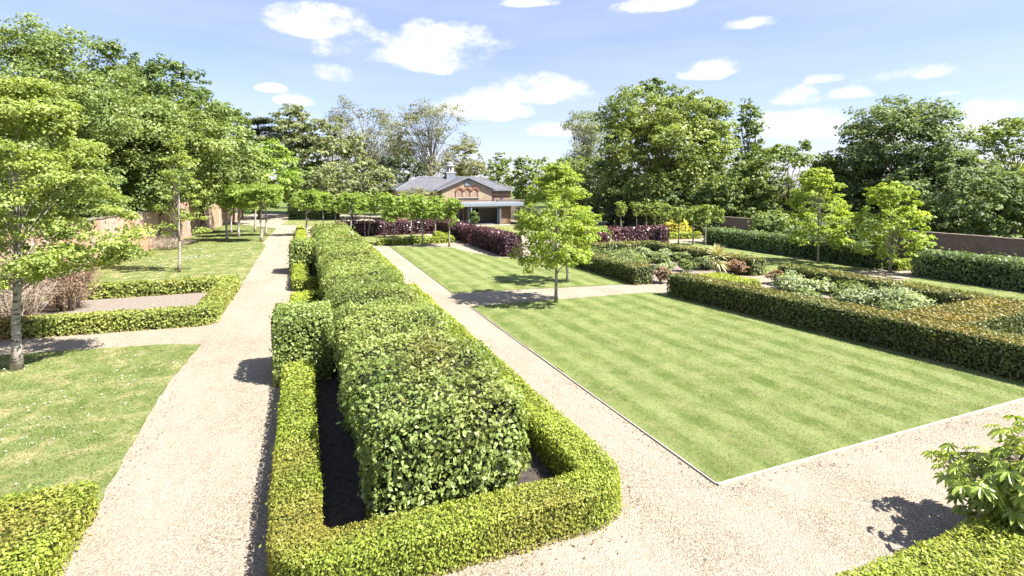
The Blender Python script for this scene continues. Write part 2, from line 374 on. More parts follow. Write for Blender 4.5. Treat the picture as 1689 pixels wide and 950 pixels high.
# ------------------------------------------------------------------ hedges: a rounded section swept along a path
def smooth_path(pts, rad, step=.25):
    pts = [np.array(p, float) for p in pts]; out = [pts[0]]
    for i in range(1, len(pts) - 1):
        a, b, c = pts[i - 1], pts[i], pts[i + 1]
        da, dc = (a - b) / np.linalg.norm(a - b), (c - b) / np.linalg.norm(c - b)
        for t in np.linspace(0, 1, 13): out.append((1 - t) ** 2 * (b + da * rad) + 2 * t * (1 - t) * b + t * t * (b + dc * rad))
    out.append(pts[-1]); res = []
    for a, b in zip(out[:-1], out[1:]):
        k = max(1, int(np.linalg.norm(b - a) / step))
        for j in range(k): res.append(a + (b - a) * j / k)
    res.append(out[-1]); return np.array(res)
def section(w, h, r, m=96):
    # rounded top section from left foot over the top to right foot: (a, z), normals, length
    segs = []; q = np.linspace(0, h - r, 20)[:-1]; segs += [(-w / 2, z, -1, 0) for z in q]
    segs += [(-w / 2 + r - r * math.cos(t), h - r + r * math.sin(t), -math.cos(t), math.sin(t)) for t in np.linspace(0, math.pi / 2, 9)[:-1]]
    segs += [(x, h, 0, 1) for x in np.linspace(-w / 2 + r, w / 2 - r, 24)[:-1]]
    segs += [(w / 2 - r + r * math.sin(t), h - r + r * math.cos(t), math.sin(t), math.cos(t)) for t in np.linspace(0, math.pi / 2, 9)[:-1]]
    segs += [(w / 2, z, 1, 0) for z in np.linspace(h - r, 0, 20)]
    s = np.array(segs); d = np.r_[0, np.cumsum(np.linalg.norm(np.diff(s[:, :2], axis=0), axis=1))]
    return s, d
def hedge(name, label, cat, pts, w, h, mat, core, r=.12, leaf=.034, px=2.0, cover=1.7, bumpy=.02, corner=.3, ends=True, alt=None, group=None, seed=1, jit=.55, out=.5):
    P2 = smooth_path(pts, corner); base = np.array([*P2.mean(0), 0.0])
    root = thing(name, label, cat, tuple(base), group)
    tan = unit(np.gradient(P2, axis=0)); nor = np.stack([-tan[:, 1], tan[:, 0]], 1)
    s, d = section(w, h, r); per = d[-1]
    # inner growth
    dep = leaf * 1.9; inn = dep * 1.05
    prof = [(a - inn * na, max(0, z - inn * nz)) for a, z, na, nz in s[::3]]
    idx = list(range(0, len(P2), 2)); idx = idx if idx[-1] == len(P2) - 1 else idx + [len(P2) - 1]
    n = len(prof); mb = MB(); vs = []
    for q, i in enumerate(idx):
        sh = (inn + r * .25) if q == 0 else (-(inn + r * .25) if q == len(idx) - 1 else 0)
        for a, z in prof:
            xy = P2[i] + nor[i] * -a + tan[i] * sh; vs.append((xy[0] - base[0], xy[1] - base[1], z))
    va = np.array(vs)
    if mat == 'beech' and w > 2.5: va[:, 0] *= 1 - .2 * np.clip(1 - va[:, 2] / h, 0, 1)
    dsp = wav(va + base, 2.2, seed) * bumpy; va[:, 2] += np.where(va[:, 2] > .1, dsp, 0)
    fs = [(i * n + j, i * n + j + 1, (i + 1) * n + j + 1, (i + 1) * n + j) for i in range(len(idx) - 1) for j in range(n - 1)]
    fs += [tuple(range(n - 1, -1, -1)), tuple((len(idx) - 1) * n + j for j in range(n))]
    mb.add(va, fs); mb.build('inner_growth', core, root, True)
    # leaves, larger where the hedge is farther from the eye
    PP = []; NN = []; LL = []
    seglen = np.linalg.norm(np.diff(P2, axis=0), axis=1)
    turn = 1 + w * .6 * np.linalg.norm(np.diff(nor, axis=0), axis=1) / np.maximum(seglen, 1e-3)
    for i in range(len(P2) - 1):
        dist = np.linalg.norm(np.array([*P2[i], h]) - EYEV)
        L = max(leaf, dist * px / 521); k = int(min(turn[i], 3) * cover * seglen[i] * per / (L * L * .31) + rng.random())
        if k < 1: continue
        q = rng.random(k) * per; t = rng.random(k)
        a, z, na, nz = (np.interp(q, d, s[:, c]) for c in range(4))
        xy = P2[i] + (P2[i + 1] - P2[i]) * t[:, None]; no = unit(nor[i] * (1 - t[:, None]) + nor[i + 1] * t[:, None])
        PP.append(np.c_[xy - no * a[:, None], z]); NN.append(np.c_[-no * na[:, None], nz]); LL.append(np.full(k, L))
    if ends:
        for i, sg in ((0, -1), (len(P2) - 1, 1)):
            dist = np.linalg.norm(np.array([*P2[i], h]) - EYEV); L = max(leaf, dist * px / 521); k = int(cover * w * h / (L * L * .31))
            a = (rng.random(k) - .5) * w; z = rng.random(k) * h
            e = np.hypot(np.maximum(np.abs(a) - (w / 2 - r), 0), np.maximum(z - (h - r), 0)); kk = e <= r; a, z, e = a[kk], z[kk], e[kk]; k = len(a); e = r - np.sqrt(np.maximum(r * r - e * e, 0))
            xy = P2[i] - nor[i] * a[:, None] + tan[i] * (-sg * e)[:, None]
            PP.append(np.c_[xy, z]); nn = np.tile(tan[i] * sg, (k, 1)); NN.append(np.c_[nn, .25 + e / r * .5]); LL.append(np.full(k, L))
    P = np.concatenate(PP); Nn = unit(np.concatenate(NN)); Ls = np.concatenate(LL) * (.55 + .95 * rng.random(len(P)) ** 1.4)
    # plants in the row grow a little unevenly
    P = P + Nn * (wav(P, 2.2, seed) * bumpy + wav(P, 7.0, seed + 9) * bumpy * .6)[:, None] + Nn * (.3 * Ls - rng.random(len(P)) ** 1.6 * dep)[:, None]
    Pl = wav(P, 11.0, seed + 13); P = P + Nn * (np.clip(Pl, -.6, 1) * bumpy * .45)[:, None]
    stray = rng.random(len(P)) < .03; P[stray] += Nn[stray] * (rng.random(stray.sum()) * Ls[stray] * 1.6)[:, None]
    P[:, 2] = np.maximum(P[:, 2], .015)
    if mat == 'beech' and w > 2.5:
        z1 = np.clip(1 - P[:, 2] / h, 0, 1) ** 1.5; P[:, 0] += (P2[:, 0].mean() - P[:, 0]) * .17 * z1; P[:, 1] += np.clip(1.2 - (P[:, 1] - P2[0, 1]), 0, 1.3) * .22 * z1
        e0 = np.clip(1 - (P[:, 1] - P2[0, 1]) / 1.1, 0, 1) ** 2; P[:, 0] += (P2[:, 0].mean() - P[:, 0]) * .10 * e0
    tint = np.clip(.5 + .33 * wav(P, 1.3, seed + 3) + .42 * (rng.random(len(P)) - .5) + .12 * wav(P, 5, seed + 5), 0, 1)
    al = np.zeros(len(P)) if alt is None else alt(P, Nn)
    al = np.clip(al + .7 * np.clip(1 - P[:, 2] / (.22 * h), 0, 1) * (rng.random(len(P)) < .5) * (np.abs(Nn[:, 2]) < .5), 0, 1)
    N2 = unit(Nn + rng.normal(size=P.shape) * jit + np.array([0, 0, .22]))
    me = leaf_mesh('foliage', P - base, N2, Ls, tint=tint, alt=al)
    o = link('foliage', me, mat, root); o['kind'] = 'stuff'
    return root, P, N2, Ls, base

# ------------------------------------------------------------------ trees and shrubs
def limb(mb, a, b, r0, r1, sag=.12, k=5, n=5):
    a, b = np.array(a, float), np.array(b, float); L = np.linalg.norm(b - a); off = rng.normal(size=3) * L * .09; off[2] += sag * L
    pts = [a + (b - a) * t + off * math.sin(math.pi * t) for t in np.linspace(0, 1, n)]
    mb.tube(pts, [r0 + (r1 - r0) * t for t in np.linspace(0, 1, n)], k); return pts
def tree(name, label, base, height, width, clear, mat, bark='bark', lobes=60, leaf=.25, cover=1.3, shape='round', sparse=False, seed=0, group=None, cat='tree', lobe_r=None, zsq=.72, trunk_r=None, depth=None, lean=(0, 0), fill=.25, stems=1, branch=True):
    global rng
    rng = np.random.default_rng(1000 + seed)
    root = thing(name, label, cat, (base[0], base[1], 0), group)
    ch = height - clear; rx = width / 2; ry = (depth or width) / 2; cz = clear + ch * .5
    cen = []
    tries = 0
    while len(cen) < lobes and tries < 20000:
        tries += 1
        d = rng.normal(size=3); d /= np.linalg.norm(d); rad = rng.random() ** .26
        p = d * rad; z = p[2]
        if shape == 'cone': f = .98 - .62 * (z * .5 + .5) ; f = max(f, .12)
        elif shape == 'young':      # widest low down, narrowing in uneven tiers
            h01 = rng.random(); z = 2 * h01 - 1; q = rng.random() * 6.283; f = 1; rr = math.sin(math.pi * min(1, h01 * .72 + .26)) ** .85 * (.25 + .75 * math.sqrt(rng.random())) * (.86 + .14 * math.sin(3 * q + 5 * h01)) + .06; p = np.array([math.cos(q) * rr, math.sin(q) * rr, z])
        elif shape == 'dome': f = math.sqrt(max(.05, 1 - max(0, z) ** 2.4)) * (1 - .22 * max(0, -z)); p = np.array([*(d[:2] / max(1e-6, np.linalg.norm(d[:2])) * math.sqrt(rng.random())), z])
        elif shape == 'box': p = rng.random(3) * 2 - 1; f = 1
        else: f = 1
        cen.append(np.array([p[0] * rx * f + lean[0] * (p[2] + 1), p[1] * ry * f + lean[1] * (p[2] + 1), cz + p[2] * ch / 2]))
    cen = np.array(cen); lr = lobe_r or .9 * (rx * ry * ch / 2) ** (1 / 3) / lobes ** (1 / 3) * 1.0
    mid = np.array([lean[0], lean[1], cz - ch * .1])
    # keep lobes inside the outline
    sc = np.array([max(.2, 1 - .75 * lr / rx), max(.2, 1 - .75 * lr / ry), max(.2, 1 - .75 * lr * zsq / (ch / 2))]); cen = np.array([lean[0], lean[1], cz]) + (cen - np.array([lean[0], lean[1], cz])) * sc
    lrs = lr * (.7 + .65 * rng.random(len(cen)))
    # trunk and limbs
    mb = MB(); tr = trunk_r or max(.05, height * .018)
    for st in range(stems):
        ox, oy = (0, 0) if stems == 1 else rng.normal(size=2) * .25
        top = np.array([lean[0] * 1.5 + ox * 3, lean[1] * 1.5 + oy * 3, clear + ch * (.82 if shape in ('cone', 'box') else .62)])
        zs = np.linspace(0, 1, 9); pts = [np.array([ox, oy, 0]) * (1 - t) + top * t + np.r_[rng.normal(size=2) * tr * .25 * (t > 0) * (t < 1), 0] for t in zs]
        mb.tube(pts, [tr * (1.35 if i == 0 else 1) * (1 - .72 * t) / (1 if stems == 1 else 1.6) for i, t in enumerate(zs)], 9)
        if branch:
            sel = range(len(cen)) if stems == 1 else range(st, len(cen), stems)
            for i in sel:
                if lobes > 35 and not sparse and i % 3: continue
                c = cen[i]; t = np.clip((c[2] - clear * .8) / max(.1, top[2]) * .6 + .12, .12, .95)
                t = min(.96, max(clear * .9, clear + (c[2] - clear) * .45 - .1 * width) / top[2]); a = np.array(pts[0]) * (1 - t) + top * t
                r0 = max(.012, tr * (.38 if sparse else .16 if shape == 'young' else .33) * (1 - .5 * t)); lp = limb(mb, a, c, r0, r0 * .25, .08 if c[2] > a[2] else -.02)
                if sparse:
                    for _ in range(6):
                        dd = rng.normal(size=3); dd[2] = abs(dd[2]) * .8; e = lp[3] + dd / np.linalg.norm(dd) * lrs[i] * (.8 + .6 * rng.random())
                        l2 = limb(mb, lp[3 if rng.random() < .5 else 2], e, r0 * .32, .012, .05, 3, 4)
                        for _ in range(3):
                            d3 = rng.normal(size=3); limb(mb, l2[2], l2[2] + d3 / np.linalg.norm(d3) * lrs[i] * .55, .014, .006, .02, 3, 3)
    mb.build('trunk', bark, root, True)
    # leaves
    dist = math.dist((base[0], base[1], cz), EYEV); L = leaf
    PP = []; NN = []; TT = []
    for c, r in zip(cen, lrs):
        k = min(3000, max(6, int(cover * 6.2 * r * r * (.5 if sparse else 1) / (L * L * .33))))
        ns = max(4, min(16, int(k / 26))); o = unit((c - mid)[None])[0]
        sd = unit(rng.normal(size=(ns * 3, 3))); kp = rng.random(len(sd)) < np.clip(.4 + .6 * (sd @ o) + .4 * sd[:, 2], .08, 1); sd = sd[kp][:ns]; ns = len(sd)
        if ns == 0: continue
        sr = r * (.55 + .62 * rng.random(ns)); spt = rng.normal(size=ns) * .17; size = r * (.15 + .2 * rng.random(ns))
        w = rng.integers(0, ns, k); g = rng.normal(size=(k, 3)); g = g / np.maximum(1, np.linalg.norm(g, axis=1, keepdims=True) / 1.7)
        p = c + (sd[w] * sr[w][:, None]) * np.array([1, 1, zsq]) + g * size[w][:, None] * np.array([1.15, 1.15, .55])
        inn = rng.random(k) < fill * .5; p[inn] = c + unit(rng.normal(size=(inn.sum(), 3))) * (r * .7 * rng.random(inn.sum()) ** .5)[:, None]
        PP.append(p); NN.append(sd[w] * .45 + unit(g) * .25 + np.array([0, 0, .6])); TT.append(rng.normal() * .1 + spt[w])
    P = np.concatenate(PP); Nn = unit(np.concatenate(NN) + rng.normal(size=P.shape) * .48)
    P[:, 2] = np.maximum(P[:, 2], .1)
    tint = .48 + np.concatenate(TT) + .38 * (rng.random(len(P)) - .5) + .18 * wav(P, 12 / max(2, width), seed)
    me = leaf_mesh('crown', P, Nn, L * (.65 + .7 * rng.random(len(P))), .66, tint, fold=.2)
    o = link('crown', me, mat, root); o['kind'] = 'stuff'
    rng = np.random.default_rng(5000 + seed)
    return root
def G(px, Y, h=0):      # ground position at depth Y along the view, lateral offset px
    X = (px - 844.5) / 860 * Y; c, s = math.cos(YAW), math.sin(YAW)
    return X * c + Y * s, -X * s + Y * c
def bigtree(label, px, Y, top, wpx, bot, mat, lobes=60, seed=0, name='woodland_tree', group='trees around the garden', **kw):
    hgt = EYE + (305 - top) * Y / 860; w = wpx * Y / 860; clear = max(.3, EYE + (305 - bot) * Y / 860)
    kw.setdefault('leaf', max(.12, Y * 3.1 / 521)); kw.setdefault('depth', min(w, 12)); kw.setdefault('cover', .6)
    if not kw.get('sparse'): lobes = int(lobes * 1.5); kw['lobe_r'] = kw['lobe_r'] * .8 if 'lobe_r' in kw else None
    return tree(name, label, G(px, Y), hgt, w, clear, mat, lobes=lobes, seed=seed, group=group, **kw)

# ------------------------------------------------------------------ the ground
def sheet(name, pts, z, mat, label=None, thick=0, sub=None):
    mb = MB(); n = len(pts); top = [(x, y, z) for x, y in pts]
    if thick: mb.add(top + [(x, y, z - thick) for x, y in pts], [tuple(range(n))] + [((i + 1) % n, i, i + n, (i + 1) % n + n) for i in range(n)])
    else: mb.add(top, [tuple(range(n))])
    o = mb.build(name, mat); o['kind'] = 'structure'
    if label: o['label'] = label
    return o
sheet('ground', [(-900, -900), (900, -900), (900, 900), (-900, 900)], 0, 'far')
sheet('gravel_path', [(-14.5, -6), (41.5, -6), (41.5, 76), (-8.0, 112), (-14.5, 60)], .004, 'gravel')
def wobble(pts, amp, step=.35, seed=1):       # a softly uneven lawn edge
    out = []; r = np.random.default_rng(seed)
    for a, b in zip(pts, pts[1:] + pts[:1]):
        a, b = np.array(a, float), np.array(b, float); L = np.linalg.norm(b - a); n = max(1, int(L / step)); nn = np.array([-(b - a)[1], (b - a)[0]]) / L
        for j in range(n):
            q = a + (b - a) * j / n; out.append(tuple(q + nn * r.normal() * amp * (j > 0)))
    return out
def lawn(name, pts, mat, label, amp=.012, blades=0, bh=.045, seed=1, z=.034):
    pts = wobble(pts, amp, seed=seed); o = sheet(name, pts, z, mat, label, z - .002)
    if blades:
        xs = np.array([p[0] for p in pts]); ys = np.array([p[1] for p in pts]); area = (xs.max() - xs.min()) * (ys.max() - ys.min())
        P = np.c_[rng.uniform(xs.min() - .03, xs.max() + .03, int(area * blades)), rng.uniform(ys.min() - .03, ys.max() + .03, int(area * blades))]
        dist = np.linalg.norm(P, axis=1); P = P[rng.random(len(P)) < np.clip((11 / dist) ** 2, .12, 1)]
        ins = np.zeros(len(P), bool); j = len(pts) - 1
        for i in range(len(pts)):
            (xi, yi), (xj, yj) = pts[i], pts[j]
            if yi != yj: ins ^= ((yi > P[:, 1]) != (yj > P[:, 1])) & (P[:, 0] < (xj - xi) * (P[:, 1] - yi) / (yj - yi) + xi)
            j = i
        P = P[ins]; n = len(P); dist = np.linalg.norm(P, axis=1)
        hh = bh * (.6 + .8 * rng.random(n)); ww = np.maximum(.008, dist * 1.1 / 521 * .55); a = rng.random(n) * 6.28
        V = np.empty((n, 3, 3), np.float32); d = np.c_[np.cos(a), np.sin(a)] * ww[:, None] / 2
        V[:, 0, :2] = P - d; V[:, 1, :2] = P + d; V[:, 0, 2] = z - .003; V[:, 1, 2] = z - .003
        V[:, 2, :2] = P + rng.normal(size=(n, 2)) * hh[:, None] * 1.1; V[:, 2, 2] = z + hh * .8
        me = bpy.data.meshes.new('grass_blades'); me.vertices.add(3 * n); me.vertices.foreach_set('co', V.ravel()); me.loops.add(3 * n)
        me.loops.foreach_set('vertex_index', np.arange(3 * n, dtype=np.int32)); me.polygons.add(n); me.polygons.foreach_set('loop_start', np.arange(0, 3 * n, 3, dtype=np.int32))
        t = np.clip(.5 + .35 * np.sin((P[:, 0]) * 2 * math.pi / 1.12) * (mat == 'lawn') + .5 * (rng.random(n) - .5) + .2 * wav(np.c_[P, P[:, 0] * 0], 1.5, 4), 0, 1)
        at = me.attributes.new('tint', 'FLOAT', 'POINT'); at.data.foreach_set('value', np.repeat(t, 3).astype(np.float32)); me.update(calc_edges=True)
        g = link('grass_blades', me, 'blade', o); g['kind'] = 'stuff'
    return o
lawn('lawn', [(7.08, 7.45), (18.6, 7.5), (18.7, 8.0), (16.95, 21.6), (16.4, 22.0), (7.1, 22.5)], 'lawn', 'striped mown lawn in the foreground', blades=900, bh=.03)
lawn('lawn', [(7.1, 25.7), (16.9, 24.3), (17.0, 34.8), (15.2, 35.0), (13.6, 37.3), (12.7, 41.0), (12.2, 44.2), (7.3, 47.2)], 'lawn', 'second striped lawn beyond the cross path', blades=500, bh=.024, seed=2)
lawn('lawn', [(-14, 9.0), (-3.2, 9.0), (-3.35, 14), (-3.42, 17), (-3.2, 20.6), (-4.6, 21.1), (-14, 22.4)], 'rough', 'dry daisy strewn lawn at left', amp=.02, blades=900, bh=.055, seed=3)
lawn('lawn', [(-13.0, 31.2), (-3.05, 30.9), (-3.0, 52.3), (-3.4, 54), (-2.9, 72), (-9.5, 84), (-11.6, 55)], 'rough', 'lawn with daisies along the old brick wall', amp=.03, blades=500, seed=4)
lawn('lawn', [(6.6, 48.7), (12.8, 48.7), (12.8, 57.4), (4.5, 57.4), (4.5, 50)], 'rough', 'grass under the pleached trees')
lawn('lawn', [(26.6, 23.6), (34.3, 22.6), (34.6, 38), (33, 40), (26.6, 36)], 'lawn', 'lawn strip before the tall clipped hedge')
lawn('lawn', [(25.6, 19.2), (33.9, 19.6), (34.0, 5.0), (26.6, 5.0)], 'lawn', 'lawn strip at far right', seed=7)
lawn('lawn', [(16.2, 55), (36, 50), (40, 66.5), (16.2, 66.5)], 'rough', 'grass in front of the pavilion', seed=8)
lawn('lawn', [(-2.6, 79), (2.5, 74), (6, 84), (-1.8, 88)], 'rough', 'grass patch at the far bend of the path', seed=9)
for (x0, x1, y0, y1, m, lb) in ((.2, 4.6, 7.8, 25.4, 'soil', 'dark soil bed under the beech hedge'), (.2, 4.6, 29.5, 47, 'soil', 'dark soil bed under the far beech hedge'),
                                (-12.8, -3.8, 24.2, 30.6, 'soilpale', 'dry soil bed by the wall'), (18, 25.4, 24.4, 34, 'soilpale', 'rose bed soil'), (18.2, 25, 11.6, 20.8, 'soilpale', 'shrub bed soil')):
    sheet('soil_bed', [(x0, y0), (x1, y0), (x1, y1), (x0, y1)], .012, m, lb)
def edging(a, b, label, w=.05, h=.05):
    a, b = Vector((*a, 0)), Vector((*b, 0)); L = (b - a).length; n = int(L / 2.4) + 1
    root = thing('lawn_edging', label, 'edging', tuple(a)); d = (b - a).normalized(); nrm = Vector((-d.y, d.x, 0))
    for i in range(n):
        p, q = d * (L * i / n + .006), d * (L * (i + 1) / n - .006); j = nrm * random.uniform(-.008, .008); z = h + random.uniform(-.006, .004)
        vs = [p + j, q + j, q + j + nrm * w, p + j + nrm * w]; MB().add([(*v.xy, 0) for v in vs] + [(*v.xy, z) for v in vs], [(3, 2, 1, 0), (4, 5, 6, 7), (0, 1, 5, 4), (1, 2, 6, 5), (2, 3, 7, 6), (3, 0, 4, 7)]).build('edging_board', 'timber_edge', root)
edging((7.05, 7.40), (18.7, 7.44), 'pale timber edging along the near side of the front lawn')
edging((7.03, 22.4), (7.03, 7.45), 'thin timber edging between the front lawn and the narrow path', .03, .04)

# ------------------------------------------------------------------ clipped hedges
def browned(amount, f=.8, seed=2, top=None):
    def fn(P, Nn):
        a = np.clip((wav(P, f, seed) - .25) * 1.4, 0, 1) * amount
        a = a + (rng.random(len(P)) < .03) * amount
        if top is not None: a = a + np.clip((Nn[:, 2] - .45) * 2, 0, 1) * top * (.55 + .45 * wav(P, 1.1, seed + 1)) * (rng.random(len(P)) < .8)
        return np.clip(a, 0, 1)
    return fn
# near beech hedge: long block, side buttresses and the taller farther length
bt, bP, bN, bL, bB = hedge('beech_hedge', 'large glossy green beech hedge inside the nearest box hedging', 'hedge', [(2.3, 8.1), (2.3, 27.2)], 2.9, 1.92, 'beech', 'core', r=.42, leaf=.08, px=2.0, cover=1.15, bumpy=.15, alt=browned(.4, 1.0, 4, .12), group='beech hedges', seed=11, jit=.7, out=.9)
hedge('beech_hedge', 'beech buttress jutting left toward the wide gravel path, casting a shadow on it', 'hedge', [(-.72, 16.5), (.8, 16.5)], 1.9, 1.9, 'beech', 'core', r=.25, leaf=.078, px=1.9, cover=1.7, bumpy=.06, group='beech hedges', seed=12, jit=.7, out=.9)
hedge('beech_hedge', 'taller beech hedge block beyond the step, before the pleached trees', 'hedge', [(2.3, 27.6), (2.3, 47.2)], 2.9, 2.1, 'beech', 'core', r=.55, leaf=.09, px=1.9, cover=1.25, bumpy=.12, alt=browned(.3, 1, 5, .06), group='beech hedges', seed=13, jit=.7, out=.9)
hedge('beech_hedge', 'small far beech buttress beside the wide gravel path', 'hedge', [(-.62, 35.6), (.85, 35.6)], 2.0, 1.95, 'beech', 'core', r=.25, leaf=.09, px=1.9, cover=1.6, bumpy=.05, group='beech hedges', seed=14, jit=.7)
BW, BH = .74, .62
hedge('box_hedge', 'bright low box hedge wrapping three sides of the nearest beech hedge', 'hedge', [(-.08, 15.7), (-.08, 7.53), (4.83, 7.53), (4.83, 25.6)], BW, BH, 'box', 'corebox', r=.09, leaf=.039, px=2.1, cover=1.1, bumpy=.022, corner=.62, alt=browned(.55, 1.3, 6), group='low box hedges', seed=21)
hedge('box_hedge', 'low box hedge hooking round behind the near beech buttress', 'hedge', [(-.06, 17.3), (-.06, 25.5), (1.0, 25.5)], BW, BH, 'box', 'corebox', r=.09, leaf=.039, px=2.1, cover=1.1, bumpy=.022, group='low box hedges', seed=22)
hedge('box_hedge', 'low box hedge starting square beside the path before the far buttress', 'hedge', [(1.0, 29.3), (-.06, 29.3), (-.06, 34.7)], BW, BH, 'box', 'corebox', r=.09, px=1.9, cover=1.1, bumpy=.022, corner=.12, group='low box hedges', seed=23, alt=browned(.5, 1, 8))
hedge('box_hedge', 'thin strip of low box hedge right of the taller beech block', 'hedge', [(4.83, 28.9), (4.83, 47.4)], BW, BH, 'box', 'corebox', r=.09, px=1.9, cover=1.1, bumpy=.018, group='low box hedges', seed=24)
hedge('box_hedge', 'far low box hedge by the path under the first pleached tree', 'hedge', [(-.05, 37), (-.05, 66)], BW, BH, 'box', 'corebox', r=.09, px=1.9, cover=1.05, bumpy=.018, group='low box hedges', seed=25)
hedge('box_hedge', 'low box hedge edging the grass in front of the pleached trees', 'hedge', [(6.4, 48.3), (13.2, 48.3), (13.2, 54)], .7, .55, 'box', 'corebox', r=.09, px=1.9, cover=1.05, bumpy=.018, corner=.3, group='low box hedges', seed=26)
hedge('box_hedge', 'box hedge round the dry bed at the left brick wall', 'hedge', [(-13.0, 24.5), (-3.55, 23.7), (-3.45, 30.9), (-9.6, 31.0)], .78, .66, 'boxleft', 'corebox', r=.1, px=1.9, cover=1.15, bumpy=.025, corner=.25, alt=lambda P, N_: np.clip((-P[:, 0] - 8.6) * .7, 0, 1) * (P[:, 1] < 27) * (rng.random(len(P)) < .7) + .3 * np.clip(wav(P, 1.2, 3) - .3, 0, 1), group='low box hedges', seed=27)
hedge('box_hedge', 'broad bright box hedge filling the bottom left corner', 'hedge', [(-5.3, 5.5), (-5.3, 10.65)], 4.3, .62, 'box', 'corebox', r=.12, leaf=.042, px=2.1, cover=1.1, bumpy=.035, alt=browned(.6, 1.6, 9), group='low box hedges', seed=28)
hedge('box_hedge', 'box hedge below the large leaved shrub at bottom right', 'hedge', [(6.2, 3.95), (16, 3.95)], 1.25, .62, 'box', 'corebox', r=.12, leaf=.042, px=2.1, cover=1.1, bumpy=.035, alt=browned(.5, 1.6, 10), group='low box hedges', seed=29)
hedge('box_hedge', 'small bright box block beside the spiky yucca', 'hedge', [(21.6, 20.6), (21.6, 23.4)], 1.9, .42, 'box', 'corebox', r=.12, px=1.9, cover=1.1, bumpy=.035, group='low box hedges', seed=30)
hedge('box_hedge', 'small box hedge at the gap between the tall clipped hedges', 'hedge', [(35.2, 21.9), (38, 21.9)], .7, .6, 'box', 'corebox', r=.1, px=1.9, cover=1.4, group='low box hedges', seed=31)
hedge('box_hedge', 'box hedge before the golden shrub at the right grove', 'hedge', [(33.6, 43.2), (38, 42.6)], .8, .6, 'box', 'corebox', r=.1, px=1.9, cover=1.4, group='low box hedges', seed=32)
# yew
YK = dict(mat='yew', core='coreyew', r=.07, leaf=.052, px=1.75, cover=1.2, bumpy=.016, corner=.35, group='bronze topped yew hedges', jit=.8, out=.7)
hedge('yew_hedge', 'long bronze topped yew hedge along the right side of the front lawn', 'hedge', [(17.45, 21.2), (19.15, 8.2), (19.6, 4.5)], 1.25, 1.06, alt=browned(.3, .9, 3, .95), seed=41, **YK)
hedge('yew_hedge', 'dark yew hedge along the second lawn, behind the centre trees', 'hedge', [(17.55, 23.9), (17.7, 33.4)], 1.2, .98, alt=browned(.35, .9, 4, .5), seed=42, **YK)
hedge('yew_hedge', 'yew hedge enclosing the back of the rose bed', 'hedge', [(20.6, 34.5), (25.6, 34.3), (25.7, 23.7)], 1.15, 1.0, alt=browned(.35, .9, 5, .55), seed=43, **YK)
hedge('yew_hedge', 'yew hedge behind the pale green shrubs of the right bed', 'hedge', [(25.2, 21.4), (25.4, 11.8), (25.5, 5)], 1.2, 1.02, alt=browned(.35, .9, 6, .6), seed=44, **YK)
hedge('yew_hedge', 'broad rust topped yew block closing the near end of the right bed', 'hedge', [(19.4, 10.9), (25.0, 11.0)], 1.9, 1.1, alt=browned(.35, .9, 7, .85), seed=45, **YK)
# tall clipped hornbeam at right
HK = dict(mat='hornbeam', core='core', r=.3, leaf=.09, px=1.8, cover=1.6, bumpy=.06, group='tall clipped hedges at right', jit=.75, out=.8)
hedge('clipped_hedge', 'tall clipped green hedge left of the gravel gap at right', 'hedge', [(35.7, 22.6), (35.9, 38.5)], 2.1, 1.42, seed=51, **HK)
hedge('clipped_hedge', 'tall clipped green hedge below the old brick wall at far right', 'hedge', [(35.3, 20.2), (35.6, 6)], 2.3, 1.5, seed=52, **HK)
# purple beech
PK = dict(mat='purple', core='corepurple', r=.25, leaf=.09, px=1.9, cover=1.6, bumpy=.07, group='purple beech hedges', jit=.8, out=.9, alt=browned(.35, 1.2, 8, .2))
hedge('purple_hedge', 'long purple beech hedge behind the pleached trees', 'hedge', [(3.5, 58.3), (15.2, 58.3)], 1.2, 1.5, seed=61, **PK)
hedge('purple_hedge', 'purple beech hedge running toward the glazed garden room', 'hedge', [(15.0, 46.2), (15.0, 57.4)], 1.25, 1.55, seed=62, **PK)
hedge('purple_hedge', 'nearest purple beech hedge, its end behind the front centre tree', 'hedge', [(15.1, 37.0), (15.1, 45.4)], 1.45, 1.62, seed=63, **PK)
hedge('purple_hedge', 'purple beech hedge turning right beyond the rose bed', 'hedge', [(22.7, 36.3), (22.7, 41.2), (32.6, 41.2)], 1.3, 1.5, seed=64, corner=.3, **PK)
hedge('clipped_hedge', 'dark clipped hedge at the far end of the wide path', 'hedge', [(-1.6, 91), (5.5, 88)], 1.2, 1.5, mat='hornbeam', core='core', r=.2, px=1.9, seed=65, group='far hedges')
# single leaves on the end of the nearest beech hedge
def ovate(name, tint):
    pr = [(0, -.5), (.2, -.32), (.31, -.05), (.24, .22), (.1, .4), (0, .53)]; vs = [(0, y, -.06 * y * y) for _, y in pr[0:1]]
    V = [(0, -.5, 0)]; 
    for x, y in pr[1:-1]: V += [(-x, y, .35 * x - .15 * y * y), (0, y, -.15 * y * y), (x, y, .35 * x - .15 * y * y)]
    V.append((0, .53, -.08)); n = len(pr) - 2; F = [(0, 2, 1), (0, 3, 2)]
    for i in range(n - 1):
        a = 1 + 3 * i; F += [(a, a + 1, a + 4, a + 3), (a + 1, a + 2, a + 5, a + 4)]
    a = 1 + 3 * (n - 1); k = len(V) - 1; F += [(a, a + 1, k), (a + 1, a + 2, k)]
    me = MB().add(V, F).mesh(name, True); me.materials.append(MT['beech'])
    for nm, val in (('tint', tint), ('alt', 0.0)):
        at = me.attributes.new(nm, 'FLOAT', 'POINT'); at.data.foreach_set('value', [val] * len(V))
    return me
LV = [ovate('leaf', t) for t in (.25, .5, .75, 1.0)]
near = np.argsort(np.linalg.norm(bP - EYEV, axis=1) + np.where(bN @ np.array([.1, -.8, .5]) < .2, 50, 0))[:6000]
